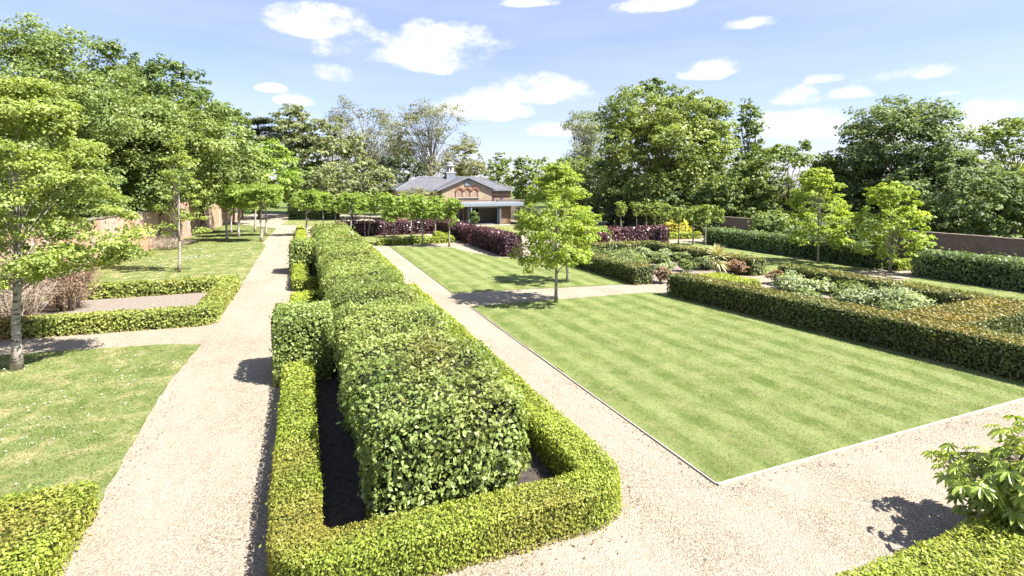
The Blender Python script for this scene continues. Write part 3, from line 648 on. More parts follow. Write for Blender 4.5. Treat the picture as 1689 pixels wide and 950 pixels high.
for i in random.sample(list(near), 300):
    n = Vector(unit(bN[i:i + 1] * .8 + np.array([[0, -.35, .25]]))[0]); q = n.to_track_quat('Z', 'Y') @ Euler((0, 0, random.uniform(0, 6.28))).to_quaternion()
    o = bpy.data.objects.new('leaf', random.choice(LV)); C.objects.link(o); o.parent = bt
    o.location = Vector(bP[i] - bB) + n * random.uniform(.02, .06); o.rotation_euler = q.to_euler(); s = random.uniform(.075, .105); o.scale = (s, s, s)

# ------------------------------------------------------------------ old brick wall on the left
def old_wall(label, a, b, h, t=.34, courses_from=0):
    a, b = np.array(a, float), np.array(b, float); L = np.linalg.norm(b - a); ang = math.atan2(*(b - a)[::-1])
    root = thing('garden_wall', label, 'wall', (a[0], a[1], 0), 'old brick garden walls', ang)
    MB().box(0, L, 0, t, 0, h - .05).build('mortar_core', 'mortar', root)
    V = []; F = []; T = []; bw, bh = .225, .075; nrow = int((h - .06) / bh)
    for r in range(nrow):
        n = int(L / bw); off = (r % 2) * bw / 2
        for c in range(n):
            x0 = c * bw + off + .005; x1 = min(x0 + bw - .012, L - .002)
            if x1 - x0 < .04: continue
            z0 = r * bh + .004; z1 = z0 + bh - .012; y = -.012 - .008 * random.random(); k = len(V)
            V += [(x0, y, z0), (x1, y, z0), (x1, y, z1), (x0, y, z1), (x0, .02, z0), (x1, .02, z0), (x1, .02, z1), (x0, .02, z1)]
            F += [(k, k + 1, k + 2, k + 3), (k + 3, k + 2, k + 6, k + 7), (k, k + 3, k + 7, k + 4), (k + 2, k + 1, k + 5, k + 6)]; T += [random.random()] * 8
    me = bpy.data.meshes.new('brick_face'); me.from_pydata(V, [], F); at = me.attributes.new('tint', 'FLOAT', 'POINT'); at.data.foreach_set('value', T)
    o = link('brick_face', me, 'wallbrick', root); o['kind'] = 'stuff'
    mb = MB(); x = 0
    while x < L - .1:
        w = min(.6, L - x); z = h - .05 + random.uniform(-.01, .01); mb.box(x + .004, x + w - .004, -.06, t + .06, z, z + .09); x += w
    mb.build('coping', 'coping', root)
    return root
def wx(y): return -13.9 + (y - 20) * .0667
old_wall('tall sunlit old brick wall along the left lawn', (wx(14), 14), (wx(52), 52), 3.3)
old_wall('higher far length of the left brick wall, streaked dark', (wx(52.3), 52.3), (wx(78), 78), 4.1)
old_wall('end length of the left brick wall behind the pleached pair', (wx(78.4), 78.4), (wx(96), 96), 3.2)
rw = thing('garden_wall', 'long low old brick wall behind the tall hedges at right', 'wall', (42, 0, 0), 'old brick garden walls')
MB().box(0, .35, 2, 62, 0, 2.02).build('brickwork', 'brick_old', rw); mb = MB()
for i in range(100): mb.box(-.05, .4, 2 + i * .6 + .004, 2.6 + i * .6 - .004, 2.02, 2.1 + random.uniform(-.01, .01))
mb.build('coping', 'coping', rw)

# ------------------------------------------------------------------ pavilion
def pavilion():
    root = thing('brick_pavilion', 'brick pavilion with slate roof, gabled front, blind arches and white cupola', 'building', (23.7, 77, 0))
    W = lambda x0, x1, y0, y1, z0, z1, n, m, p=root: MB().box(x0, x1, y0, y1, z0, z1).build(n, m, p)
    # coordinates local to the gable front centre
    W(-10.2, 8.1, 2.2, 10, 0, 4.72, 'wall', 'brick_wing')
    MB().prism([(-4.0, 0), (4.0, 0), (4.0, 4.8), (0, 6.5), (-4.0, 4.8)], 0, 2.19).build('gable_wall', 'brick_house', root)
    # hipped main roof
    e, rz = 4.74, 6.75; v = [(-10.6, 1.8, e), (8.5, 1.8, e), (8.5, 10.4, e), (-10.6, 10.4, e), (-6.4, 6.1, rz), (4.3, 6.1, rz)]
    MB().add(v, [(0, 1, 5, 4), (1, 2, 5), (2, 3, 4, 5), (3, 0, 4), (3, 2, 1, 0)]).build('main_roof', 'slate', root)
    MB().tube([(-6.5, 6.1, rz + .03), (4.4, 6.1, rz + .03)], [.09, .09], 6).build('ridge', 'lead', root)
    for q in ((-10.6, 1.8), (8.5, 1.8)): MB().tube([(q[0], q[1], e + .04), (-6.4 if q[0] < 0 else 4.3, 6.1, rz + .03)], [.08, .08], 6).build('hip', 'lead', root)
    MB().box(4.5, 8.56, 1.62, 1.80, 4.55, 4.72).build('gutter', 'lead', root); MB().box(-10.66, -4.5, 1.62, 1.80, 4.55, 4.72).build('gutter', 'lead', root)
    for sg in (-1, 1):     # gable roof slopes and white-grey verge boards
        MB().add([(0, -.35, 6.75), (sg * 4.75, -.35, 4.73), (sg * 4.75, 2.6, 4.73), (0, 6.2, 6.75), (0, -.35, 6.66), (sg * 4.75, -.35, 4.64), (sg * 4.75, 2.6, 4.64), (0, 6.2, 6.66)],
                 [(0, 1, 2, 3), (7, 6, 5, 4), (0, 4, 5, 1), (1, 5, 6, 2), (2, 6, 7, 3)]).build('gable_roof', 'slate', root)
        MB().add([(0, -.5, 6.86), (sg * 4.85, -.5, 4.80), (sg * 4.85, -.5, 4.52), (0, -.5, 6.56), (0, -.36, 6.86), (sg * 4.85, -.36, 4.80), (sg * 4.85, -.36, 4.52), (0, -.36, 6.56)],
                 [(0, 1, 2, 3), (7, 6, 5, 4), (0, 4, 5, 1), (1, 5, 6, 2), (2, 6, 7, 3), (0, 3, 7, 4)]).build('verge_board', 'lead', root)
    for i in (-1, 0, 1):   # blind arches
        cx = i * 1.22; 
        prof = [(-.42, 3.62), (.42, 3.62), (.42, 4.5)] + [(.42 * math.cos(t), 4.5 + .42 * math.sin(t)) for t in np.linspace(0, math.pi, 11)[1:-1]] + [(-.42, 4.5)]
        ar = MB().prism([(cx + x, z) for x, z in prof], -.015, .1).build('blind_arch', 'brick_wing', root)
        ring = MB(); t = np.linspace(0, math.pi, 13)
        for k in range(12):
            q = [(r * math.cos(tt), r * math.sin(tt)) for r, tt in ((.43, t[k]), (.66, t[k]), (.66, t[k + 1]), (.43, t[k + 1]))]; ring.prism([(cx + x, 4.5 + z) for x, z in q], -.16, -.02)
        ring.build('arch_ring', 'redbrick', ar)
        for s2 in (-1, 1): MB().box(cx + s2 * .52 - .09, cx + s2 * .52 + .09, -.12, 0, 3.63, 4.35).build('pier', 'brick_house', ar)
        
    W(-1.95, 1.95, -.2, 0, 3.48, 3.6, 'sill', 'stone')
    W(-.42, .42, -.10, 0, 5.32, 6.1, 'plaque', 'lead'); W(-.3, .3, -.13, -.1, 5.42, 6.0, 'plaque_panel', 'frame')
    W(-4.02, 4.02, -.03, 0, 3.08, 3.18, 'string_course', 'brick_wing')
    for x in (4.7, 6.2): W(x, x + .5, 2.14, 2.2, 3.0, 3.45, 'vent', 'dark')
    # cupola
    cu = MB().box(-1.9, -.4, 5.3, 6.8, 5.9, 7.45).build('cupola', 'frame', root)
    cx, cy = -1.15, 6.05
    for k in range(4): MB().box(cx - .72 + k * .46, cx - .66 + k * .46, 5.27, 5.3, 6.4, 7.4).build('batten', 'lead', cu)
    MB().box(cx - .8, cx + .8, cy - .8, cy + .8, 7.45, 7.56).build('plinth', 'white', cu)
    for k in range(8):
        t = math.pi / 8 + k * math.pi / 4; MB().lathe([(.1, 7.56), (.085, 8.5)], cx + .6 * math.cos(t), cy + .6 * math.sin(t), 8).build('column', 'white', cu)
    MB().lathe([(.34, 7.56), (.34, 8.5)], cx, cy, 8).build('lantern_louvre', 'stone', cu)
    MB().lathe([(0, 8.5), (.8, 8.5), (.88, 8.58), (.88, 8.66), (.6, 8.7), (.6, 8.72)], cx, cy, 16).build('cornice', 'white', cu)
    MB().lathe([(.62 * math.cos(t), 8.7 + .62 * math.sin(t)) for t in np.linspace(0, math.pi / 2, 8)], cx, cy, 18).build('dome', 'lead', cu, True)
    MB().lathe([(.06, 9.3), (.06, 9.4), (0, 9.5)], cx, cy, 8).build('finial', 'lead', cu)
    MB().tube([(4.9, 8, 6.2), (4.9, 8, 7.6)], [.05, .05], 6).build('flue_pipe', 'frame', root)
    # lower brick range to the right, seen over the flat roof
    W(4.3, 10.5, -1.6, -1.2, 0, 3.25, 'yard_wall', 'brick_old')
    return root
pavilion()
def garden_room():
    x0, x1, y0, y1, h = 21.0, 27.1, 67.6, 76.9, 2.45
    root = thing('garden_room', 'flat roofed glazed garden room with cedar cladding before the brick pavilion', 'building', (x0, y0, 0))
    B = lambda a, b, c, d, e, f, n, m, p=root: MB().box(a - x0, b - x0, c - y0, d - y0, e, f).build(n, m, p)
    B(x0, x1, y0, y1, .01, .12, 'floor', 'stone'); B(x0 + .1, x1 - .1, y1 - .15, y1 - .02, .12, h, 'back_wall', 'dark'); B(x1 - .13, x1, y0 + .05, y1 - .2, .12, h, 'side_wall', 'wood')
    B(x0 + 3.0, x1 - .2, y0 + 5, y0 + 5.1, .12, h, 'partition', 'stone')
    rf = B(x0 - 1.0, x1 + 3.6, y0 - .9, y1 + .05, 2.72, 2.92, 'flat_roof', 'lead')
    MB().box(-1.05, x1 - x0 + 3.65, -.96, -.9, 2.6, 2.96).build('fascia', 'frame', rf); MB().box(-1.06, -1.0, -.9, y1 - y0, 2.6, 2.96).build('fascia', 'frame', rf)
    B(x0 - .02, x1 + .02, y0 - .02, y0 + .12, h + .001, 2.719, 'header', 'wood')
    for i in range(17): B(x1 - 1.5, x1 + .02, y0 - .06, y0, .13 + i * .139, .13 + i * .139 + .128, 'cladding_board', 'wood')
    B(x1 - 1.5, x1 - .02, y0 + .001, y0 + .1, .12, h, 'front_wall', 'wood')
    for a, b in ((x0, x0 + .14), (x1 - 2.0, x1 - 1.9), (x1 - 1.62, x1 - 1.5)): B(a, b, y0 - .05, y0 + .09, .12, h, 'frame_post', 'frame')
    B(x0 + .15, x1 - 1.51, y0 - .04, y0 + .08, h - .12, h, 'frame_head', 'frame'); B(x0 + .15, x1 - 1.51, y0 - .12, y0 + .08, .121, .17, 'threshold', 'frame')
    for i in range(4):      # left glazing
        ya = y0 + .4 + i * 2.2; B(x0 - .02, x0 + .08, ya, ya + .09, .12, 2.71, 'frame_post', 'frame'); B(x0 + .02, x0 + .035, ya + .1, ya + 2.19, .12, 2.7, 'pane', 'glass')
    for i in range(3):      # folded door leaves
        B(x1 - 1.88 + i * .07, x1 - 1.84 + i * .07, y0 - .75, y0 - .06, .13, h - .02, 'door_leaf', 'frame')
    B(x0 + .05, x0 + .2, y0 - .85, y0 - .72, 0, 2.6, 'canopy_post', 'frame')
    t = sheet('terrace', [(x0 - 1.5, y0 - 1.6), (x1 + 9, y0 - 1.6), (x1 + 9, y0 - .02), (x0 - 1.5, y0 - .02)], .05, 'stone', 'pale paved terrace before the garden room', .045)
garden_room()

# ------------------------------------------------------------------ young trees on the lawns
def young(label, px, py, H_, W_, clear, mat='maple', seed=0, lobes=70, leaf=.13, **kw):
    k = EYE / (py - 305); Y = 860 * k
    return tree('young_tree', label, G(px, Y), H_, W_, clear, mat, kw.pop('bark', 'barkgrey'), lobes=lobes, leaf=leaf, seed=seed, group='young lawn trees', **kw)
YT = dict(shape='young', cover=.68, lobe_r=.36, zsq=.55, fill=.3, trunk_r=.08)
young('bright green young tree nearest the camera on the lawn path, centre', 917, 500, 6.5, 4.3, 1.5, seed=1, lobes=150, leaf=.125, **YT)
young('young tree just behind the centre one, mostly hidden', 935, 467, 5.6, 3.6, 1.5, seed=2, lobes=80, leaf=.13, **YT)
young('young tree before the tall hedge, left of the right hand pair', 1350, 435, 6.8, 4.9, 1.2, seed=3, lobes=150, leaf=.17, **YT)
young('young spreading tree at the hedge gap, right of the pair', 1468, 450, 5.7, 5.1, 1.05, seed=4, lobes=135, leaf=.16, **YT)
young('yellow green airy tree with pale mottled trunk at the left frame edge', 28, 611, 8.6, 6.2, 2.5, 'birchy', 5, 170, .105, bark='birchbark', shape='young', cover=.75, lobe_r=.46, zsq=.3, fill=.4, trunk_r=.13)
young('slender sparse yellowish tree on the lawn by the brick wall', 295, 450, 8.6, 3.0, 1.9, 'birchy', 6, 46, .13, bark='birchbark', shape='young', cover=.6, lobe_r=.4, zsq=.36, fill=.4, trunk_r=.085)

# ------------------------------------------------------------------ pleached trees
def pleach(label, u, v, clear, top, w, d, seed, mat='lime', bark='barkgrey', stems=1, group='pleached trees behind the second lawn', tr=.085):
    return tree('pleached_tree', label, (u, v), top, w, clear, mat, bark, lobes=40, leaf=.2, cover=.8, shape='box', seed=seed, group=group, lobe_r=.17 * w, zsq=1.1, depth=d, trunk_r=tr, fill=.4, stems=stems)
front = [(12.2, 45.1, 'rightmost pleached tree of the front row, before the purple hedge end'), (10.1, 46.5, 'second pleached tree from the right in the front row'), (7.9, 48.2, 'third pleached tree from the right in the front row, beside the low box hedge')]
for i, (u, v, lb) in enumerate(front): pleach(lb, u, v, 2.25, 4.3 + .12 * i, 2.3, 1.9, 20 + i)
back = [(12.8, 52.8, 'back row pleached tree inside the box hedge corner, at right'), (10.5, 53.7, 'back row pleached tree second from right on the grass'), (8.1, 55.8, 'back row pleached tree third from right on the grass'),
        (6.4, 57.0, 'back row pleached tree with forked pale stems'), (5.6, 60.5, 'pleached tree just right of the taller beech block'), (4.4, 52.0, 'pleached tree rising over the far end of the beech block'),
        (3.6, 62.5, 'pleached tree behind the beech block, left part of the row'), (2.4, 66.0, 'slim pleached tree behind the beech block next to the path tree')]
for i, (u, v, lb) in enumerate(back): pleach(lb, u, v, 2.5, 4.45 + .15 * (i % 3), 2.0, 1.8, 30 + i, stems=2 if i == 3 else 1)
pleach('pleached tree standing in the box hedge at the right edge of the wide path', .5, 60.5, 2.7, 4.9, 2.9, 2.6, 40, bark='birchbark', tr=.11)
LG = 'tall pale stemmed pleached trees left of the path'
for i, (u, v, w, lb) in enumerate([(-6.7, 57.3, 3.6, 'front left pleached tree with pale stem on the wall side lawn'), (-3.6, 55.7, 3.3, 'front pleached tree with pale stem at the left path edge'), (-6.1, 61.5, 3.2, 'second row pleached tree behind the front left one'),
                                  (-3.5, 61.5, 3.2, 'second row pleached tree close to the left path edge'), (-5.0, 67, 3.2, 'third row pleached tree in the middle of the left lawn'), (-7.3, 66, 3.0, 'third row pleached tree nearest the brick wall')]):
    pleach(lb, u, v, 3.1, 5.5, w, 3.0, 50 + i, bark='birchbark', group=LG, tr=.13)
RG = 'small clipped standard trees of the right grove'
for i, (px, Y, lb) in enumerate([(1119, 48.3, 'clipped standard tree before the golden shrub'), (1143, 48, 'second clipped standard from the right, before dark shade'), (1164, 47.3, 'clipped standard at the end of the tall clipped hedge'), (1182, 49.5, 'clipped standard half behind the tall clipped hedge end'),
                                (1098, 55.5, 'clipped standard behind the right end of the purple hedge'), (1081, 58, 'clipped standard behind the purple hedge, second from its right end'), (1066, 60, 'clipped standard behind the purple hedge, third from its right end'),
                                (1050, 58.5, 'clipped standard over the middle of the purple hedge'), (1024, 58, 'lone rounder clipped standard over the left part of the purple hedge')]):
    u, v = G(px, Y); pleach(lb, u, v, 1.9, 3.4 + .15 * (i % 3), 1.25, 1.25, 60 + i, 'pleachdark', group=RG, tr=.07)

# ------------------------------------------------------------------ shrubs in the beds
def shrub(name, label, u, v, w, h, mat, seed, lobes=12, leaf=.09, cat='shrub', group=None, cover=1.0, **kw):
    return tree(name, label, (u, v), h, w, .08, mat, 'bark', lobes=lobes, leaf=leaf, cover=cover, seed=seed, cat=cat, group=group, lobe_r=.3 * w, zsq=.7, trunk_r=.03, fill=.5, **kw)
rrows = [('back row', [(19.6, 33.0), (20.9, 32.4), (22.3, 33.0), (23.6, 32.6)]), ('second row from the back', [(19.7, 30.6), (21.3, 30.2), (22.9, 30.6), (24.4, 31.0)]), ('middle row', [(20.4, 28.6), (22.2, 28.6), (23.9, 28.8)]),
         ('row nearest the front opening', [(20.9, 26.4), (22.6, 26.6), (24.2, 26.9)])]
k = 0
for rn, lst in rrows:
    for i, (u, v) in enumerate(lst):
        k += 1; pos = 'leftmost' if i == 0 else 'rightmost' if i == len(lst) - 1 else ('second from left' if i == 1 else 'third from left')
        shrub('rose_bush', 'leafy rose bush in the enclosed rose bed, %s, %s' % (rn, pos), u + random.uniform(-.2, .2), v + random.uniform(-.2, .2), random.uniform(1.0, 1.5), random.uniform(.65, .95), 'rose' if k % 4 else 'peony', 100 + k, leaf=.14, cover=.7, group='rose bushes in the enclosed bed')
for i, (u, v, w, h, m, lb) in enumerate([(23.6, 19.6, 1.6, .8, 'peony', 'pale green shrub at the path end of the right bed'), (23.0, 18.2, 1.7, .85, 'peony', 'pale green shrub second from the path in the right bed'), (23.7, 16.6, 1.4, .85, 'rose', 'darker green shrub in the middle of the right bed'),
                                        (22.6, 15.6, 1.5, .8, 'peony', 'low pale shrub behind the long yew hedge'), (23.6, 14.5, 1.9, .95, 'peony', 'largest pale grey green shrub near the broad yew block'), (21.6, 17.2, 1.1, .6, 'rose', 'small shrub close behind the long yew hedge'), (22.0, 13.4, 1.3, .7, 'rose', 'green shrub beside the broad yew block'),
                                        (24.2, 21.1, 1.0, .85, 'redshrub', 'reddish shrub at the path end of the right yew hedge'), (24.5, 24.2, 1.3, .9, 'redshrub', 'reddish shrub beside the yucca at the rose bed corner'), (18.7, 24.0, 1.1, .85, 'redshrub', 'pinkish shrub at the end of the dark yew hedge')]):
    shrub('flower_shrub', lb, u, v, w, h, m, 130 + i, leaf=.13, cover=.7, group='shrubs in the right hand beds')
shrub('golden_shrub', 'bright golden yellow shrub under the right grove', *G(1116, 55), 2.2, 1.9, 'goldshrub', 150, 26, .2, lean=(0, 0))
shrub('golden_shrub', 'small yellow green shrub left of the purple hedge at right', *G(990, 47), 1.6, 1.7, 't_lime', 151, 14, .16)
shrub('topiary_cone', 'small clipped green cone before the garden room doors', *G(782, 69.5), 1.3, 2.0, 't_dark', 152, 24, .16, shape='cone')
shrub('round_shrub', 'rounded green shrub right of the cedar cladding', *G(868, 73), 3.2, 2.6, 't_mid', 153, 24, .2)
for i, (v, h, w, m, lb) in enumerate([(27.5, 2.5, 4.6, 't_dark', 'dark ivy like shrub against the right brick wall behind the gap'), (31.5, 2.4, 4.6, 't_blue', 'blue green shrub hiding the right brick wall, middle'), (35.5, 2.6, 4.4, 't_mid', 'green shrub against the right brick wall by the grove'), (46.0, 2.8, 5.0, 't_dark', 'dark shrub at the far end of the right brick wall'), (51.0, 3.2, 5.5, 't_mid', 'broad shrub beyond the right grove')]):
    shrub('wall_shrub', lb, 40.6, v, w, h, m, 170 + i, 26, .3, depth=2.4, cover=.4)
def yucca():
    u, v = 22.5, 23.7; root = thing('yucca', 'spiky pale yucca rising beside the small box block', 'plant', (u, v, 0))
    MB().tube([(0, 0, 0), (.02, 0, .5), (0, .02, 1.25)], [.1, .09, .08], 8).build('trunk', 'twig', root, True)
    for i in range(120):
        a = i * 2.399; el = R(random.uniform(-50, 85)); L = random.uniform(.7, 1.0); d = Vector((math.cos(a) * math.cos(el), math.sin(a) * math.cos(el), math.sin(el)))
        s = Vector((-math.sin(a), math.cos(a), 0)); b = Vector((0, 0, 1.32 if el > 0 else 1.1)); w = .045; m = b + d * L * .55; t = b + d * L - Vector((0, 0, .12 * L))
        me = MB().add([b - s * w * .6, b + s * w * .6, m + s * w, t, m - s * w, m + Vector((0, 0, -.012))], [(0, 5, 4), (0, 1, 5), (1, 2, 5), (5, 2, 3), (5, 3, 4)]).mesh('leaf')
        at = me.attributes.new('tint', 'FLOAT', 'POINT'); at.data.foreach_set('value', [random.random()] * 6); link('leaf', me, 'yucca', root)
yucca()
def twiggy(label, u, v, w, h, n, seed, mat='twig', leafy=None):
    random.seed(seed); root = thing('bare_shrub', label, 'shrub', (u, v, 0), 'dry shrubs by the left wall'); mb = MB(); P = []
    for i in range(n):
        a = random.uniform(0, 6.28); r = random.uniform(.05, .35) * w; b = Vector((math.cos(a) * r * .6, math.sin(a) * r * .6, 0)); e = Vector((math.cos(a) * random.uniform(.2, .5) * w, math.sin(a) * random.uniform(.2, .5) * w, h * random.uniform(.45, 1)))
        p = limb(mb, b, e, .02, .008, .25, 4, 6); P += [q for q in p[2:]]
        for _ in range(5):
            s = p[random.randint(1, 4)]; q = s + np.array([random.gauss(0, .22), random.gauss(0, .22), random.uniform(-.1, .35)]) * (w / 2); l = limb(mb, s, q, .009, .004, .05, 3, 3); P.append(l[1]); P.append(l[2])
    mb.build('branches', mat, root, True)
    if leafy:
        P = np.repeat(np.array(P), 5, 0); P = P + rng.normal(size=P.shape) * .12; P[:, 2] = np.maximum(P[:, 2], .05)
        o = link('foliage', leaf_mesh('foliage', P, unit(rng.normal(size=P.shape) + [0, 0, .6]), .085), leafy, root); o['kind'] = 'stuff'
twiggy('tangle of pale bare stems behind the left box hedge', -10.6, 26.8, 3.2, 1.9, 110, 201)
twiggy('dry pale branching shrub left of the bare tangle', -12.2, 26.1, 3.0, 1.8, 90, 202)
twiggy('pinkish twiggy shrub at the corner of the dry bed', -9.6, 28.6, 2.6, 2.3, 80, 203, leafy='redshrub')
twiggy('brownish twiggy climber against the left brick wall', -12.0, 29.3, 3.0, 3.2, 80, 204, leafy='t_olive')
twiggy('low dry brush pile at the foot of the far brick wall', wx(52) + 1.4, 52, 4.0, .8, 60, 205)
random.seed(77)
def fatsia():
    u, v = 10.0, 4.5; root = thing('fatsia_shrub', 'glossy shrub with large hand shaped leaves at the right frame edge', 'shrub', (u, v, 0))
    def palm(tint):
        V = [(0, 0, 0)]; F = []; nl = 8; ring = []
        for i in range(nl):
            a = R(-128 + 256 * i / (nl - 1)); L = .18 * (1 - .28 * abs(a) / R(128))
            for f, da in ((.46, -.27), (.74, -.19), (1.0, 0), (.74, .19), (.46, .27)):
                r = L * f; V.append((r * math.sin(a + da), r * math.cos(a + da), .02 * math.sin(f * 3) - .05 * f * f)); ring.append(len(V) - 1)
        for a, b in zip(ring[:-1], ring[1:]): F.append((0, b, a))
        me = MB().add(V, F).mesh('leaf', True); me.materials.append(MT['fatsia']); at = me.attributes.new('tint', 'FLOAT', 'POINT'); at.data.foreach_set('value', [tint] * len(V)); return me
    PM = [palm(t) for t in (.2, .45, .7, .95)]; mb = MB()
    for k in range(16):
        a = random.uniform(0, 6.28); rad = random.uniform(.15, .95); top = np.array([math.cos(a) * rad, math.sin(a) * rad * .8, random.uniform(.7, 2.25)]); pts = limb(mb, (random.uniform(-.15, .15), random.uniform(-.15, .15), 0), top, .026, .012, .15, 6, 7)
        for j in range(26):
            q = pts[random.choice((2, 3, 4, 5, 6, 6))]; az = random.uniform(0, 6.28); L = random.uniform(.12, .42); e = q + np.array([math.cos(az) * L, math.sin(az) * L, random.uniform(-.12, .22)])
            limb(mb, q, e, .005, .004, .1, 3, 3)
            n = Vector((math.cos(az) * .55, math.sin(az) * .55, random.uniform(.8, 1.7))); n.normalize(); t = Vector((math.cos(az), math.sin(az), -.3)); t = (t - n * t.dot(n)).normalized(); x = t.cross(n)
            o = bpy.data.objects.new('leaf', random.choice(PM)); C.objects.link(o); o.parent = root; m = Matrix((x, t, n)).transposed().to_4x4(); s = random.uniform(.75, 1.25)
            o.matrix_local = Matrix.Translation(Vector(e)) @ m @ Matrix.Scale(s, 4)
    mb.build('stems', 'bark', root, True)
fatsia()
# daisies and weeds in the left lawns
def daisies(label, n, x0, x1, y0, y1, seed):
    r = np.random.default_rng(seed); mb = MB(); cl = [(r.uniform(x0, x1), r.uniform(y0, y1)) for _ in range(14)]
    for i in range(n):
        c = cl[r.integers(14)]; x, y = (c[0] + r.normal() * .6, c[1] + r.normal() * .6) if r.random() < .85 else (r.uniform(x0, x1), r.uniform(y0, y1))
        if not (x0 < x < x1 and y0 < y < y1): continue
        s = r.uniform(.012, .02) * max(1, math.hypot(x, y) / 14); z = .085
        mb.add([(x + s * math.cos(k * 1.047), y + s * math.sin(k * 1.047), z) for k in range(6)] + [(x, y, z - .05), (x + .004, y, z - .05), (x, y, z)], [(0, 1, 2, 3, 4, 5), (6, 7, 8)])
    o = mb.build('daisies', 'petal'); tag(o, label, 'flowers', kind='stuff')
daisies('white daisies scattered in the near left lawn', 230, -13, -3.6, 10.8, 20.6, 1)
daisies('white daisies scattered in the lawn by the brick wall', 200, -11, -3.3, 31.8, 52, 2)

def litter():
    r = np.random.default_rng(9); mb = MB()
    runs = [((-3.25, 10.6), (-3.2, 20.6), .22), ((-3.2, 20.7), (-13, 22.2), .2), ((-.6, 7.2), (-.6, 25), .12), ((5.35, 7.5), (5.35, 25), .12), ((6.95, 7.5), (6.95, 22), .14), ((7.1, 7.3), (17, 7.3), .12), ((-3.0, 31), (-2.9, 52), .25), ((-.3, 6.8), (5, 6.95), .15), ((.7, 8), (.7, 24), .3), ((4.2, 8), (4.2, 24), .25), ((-8, 27), (-4, 27.4), 1.2)]
    for a, b, sp in runs:
        a, b = np.array(a), np.array(b); n = int(np.linalg.norm(b - a) * 26)
        for _ in range(n):
            p = a + (b - a) * r.random() + r.normal(size=2) * sp; q = r.random() * 6.28; L = r.uniform(.012, .035); z = .012 + r.random() * .02
            c_, s_ = math.cos(q) * L, math.sin(q) * L; mb.add([(p[0] - c_, p[1] - s_, z), (p[0] + s_ * .4, p[1] - c_ * .4, z + .006), (p[0] + c_, p[1] + s_, z + .004), (p[0] - s_ * .4, p[1] + c_ * .4, z)], [(0, 1, 2, 3)])
    tag(mb.build('leaf_litter', 'litter'), 'brown leaf litter and crumbs along the path edges', 'leaf litter', kind='stuff')
MT['litter'] = plain('dry_leaf_litter', (.13, .09, .05), .9, .5, 30)
litter()

# ------------------------------------------------------------------ woodland round the garden
bigtree('tall mid green tree behind the wall in the upper left corner', 5, 33, 12, 330, 395, 't_mid', 110, 301, lobe_r=1.5)
bigtree('broad mid green tree over the left wall, second from the corner', 165, 42, 112, 260, 390, 't_mid', 100, 302, lobe_r=1.6)
bigtree('dark round topped tree highest in the left wood', 190, 66, 66, 150, 330, 't_dark', 70, 303)
bigtree('deep green tree just right of the dark round top', 268, 64, 90, 180, 330, 't_dark', 80, 304)
bigtree('olive tinged tree hanging over the sunlit brick wall', 262, 46, 172, 230, 352, 't_yellow', 90, 305, lobe_r=1.4)
bigtree('mid green tree above the higher far wall', 335, 58, 158, 190, 345, 't_mid', 90, 306)
bigtree('smaller deep green tree at the end of the left slope of crowns', 372, 78, 160, 90, 330, 't_dark', 60, 307)
bigtree('bright lime tree beyond the far end of the path', 428, 84, 228, 140, 352, 't_lime', 80, 308)
bigtree('olive shrubby tree above the pleached pair', 385, 72, 262, 110, 350, 't_yellow', 50, 309)
bigtree('grey green tall tree left of the bare crowned planes', 478, 102, 165, 100, 330, 't_grey', 60, 311)
bigtree('leafy grey green tree in the middle of the far left group', 548, 100, 196, 150, 335, 't_grey', 90, 312)
bigtree('sparse tall plane tree with thin leaf behind the grey green trees', 600, 122, 148, 160, 300, 't_olive', 46, 313, sparse=True, bark='barkgrey', leaf=.34, lobe_r=2.4)
bigtree('sparse spreading plane tree with visible limbs left of the cupola', 712, 116, 163, 150, 300, 't_olive', 50, 314, sparse=True, bark='barkgrey', leaf=.34, lobe_r=2.2)
bigtree('yellowish drooping tree behind the cupola', 765, 106, 232, 74, 320, 't_olive', 46, 315, leaf=.36)
bigtree('rounded grey green tree above the pleached row', 580, 84, 262, 160, 350, 't_grey', 80, 316)
bigtree('blackish yew left of the pavilion roof', 660, 95, 252, 90, 330, 't_yew', 50, 317)
bigtree('low olive bush covering the left end of the pavilion', 690, 73, 308, 90, 362, 't_olive', 40, 318, leaf=.26)
bigtree('distant round tree right of the pavilion roof', 822, 128, 254, 56, 330, 't_mid', 44, 319)
bigtree('distant tree left of the central young tree top', 878, 118, 250, 84, 345, 't_mid', 54, 320)
bigtree('pale sparse tree peeping left of the great chestnut', 962, 126, 178, 92, 310, 't_grey', 40, 321, sparse=True, bark='barkgrey', leaf=.36, lobe_r=2.3)
bigtree('mid green tree behind the top of the central young tree', 945, 92, 252, 120, 355, 't_mid', 60, 322)
bigtree('great domed chestnut right of centre', 1100, 67, 132, 260, 385, 't_yellow', 150, 323, lobe_r=2.0, shape='dome', depth=15, zsq=.6)
bigtree('dark crown topping the great chestnut from behind', 1085, 84, 128, 110, 300, 't_dark', 44, 324)
bigtree('deep green tree at the left foot of the great chestnut', 1010, 74, 250, 110, 385, 't_dark', 60, 325)
bigtree('tall narrow tree right of the great chestnut', 1236, 84, 160, 66, 340, 't_dark', 44, 326)
bigtree('bushy tree below the tall narrow one', 1215, 60, 268, 120, 392, 't_mid', 70, 327)
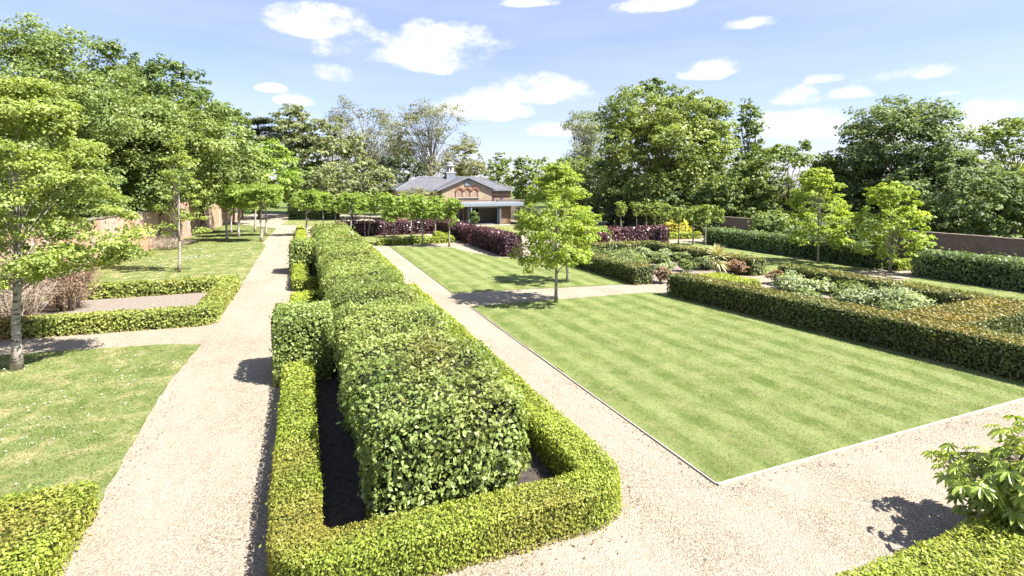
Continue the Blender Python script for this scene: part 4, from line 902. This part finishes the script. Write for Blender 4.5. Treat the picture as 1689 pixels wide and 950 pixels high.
bigtree('mid green tree behind the young tree before the tall hedge', 1300, 60, 228, 180, 392, 't_mid', 90, 328)
bigtree('blue green sycamore highest in the right wood', 1490, 55, 153, 205, 380, 't_blue', 110, 329, lobe_r=1.55)
bigtree('blue green tree between the two right hand young trees', 1410, 58, 235, 130, 392, 't_blue', 70, 330)
bigtree('lower blue green tree spreading over the right brick wall', 1575, 50, 258, 230, 401, 't_blue', 110, 331, lobe_r=1.2)
bigtree('soft green tree cut by the right frame edge, upper', 1672, 60, 183, 160, 350, 't_mid', 80, 332)
bigtree('yellow green tree cut by the right frame edge, lower', 1690, 48, 268, 120, 402, 't_yellow', 70, 333)
bigtree('mid green far tree between the plane trees and the path', 505, 92, 275, 90, 352, 't_mid', 44, 334)
bigtree('dark understorey tree behind the left brick wall near the frame edge', 60, 36, 250, 240, 405, 't_dark', 60, 335)
bigtree('dark understorey tree behind the right grove', 1130, 64, 300, 180, 400, 't_dark', 60, 336)
bigtree('dark understorey bush left of the right grove', 1020, 66, 318, 90, 396, 't_yew', 40, 337)
def cedar():
    Y = 104; u, v = G(425, Y); root = thing('cedar_tree', 'dark flat tiered cedar behind the lime tree', 'tree', (u, v, 0), 'trees around the garden'); mb = MB(); mb.tube([(0, 0, 0), (.2, 0, 10), (0, .1, 19.5)], [.6, .45, .12], 8); PP = []
    for z in (11, 13, 14.8, 16.5, 18.2):
        for k in range(7):
            a = random.uniform(0, 6.28); L = (21 - z) * random.uniform(.45, .95) + 1; e = np.array([math.cos(a) * L, math.sin(a) * L, z + random.uniform(-.3, .6)]); p = limb(mb, (0, 0, z - .6), e, .14, .04, .06, 4, 5)
            for q in p[2:]: PP.append(q + rng.normal(size=(170, 3)) * np.array([.9, .9, .16]))
    mb.build('trunk', 'bark', root, True); P = np.concatenate(PP); o = link('crown', leaf_mesh('crown', P, unit(rng.normal(size=P.shape) * .4 + [0, 0, 1]), .36), 't_yew', root); o['kind'] = 'stuff'
cedar()
tot = sum(len(o.data.polygons) * 2 for o in C.objects if o.type == 'MESH')
print('objects', len(C.objects), 'approx tris', tot)
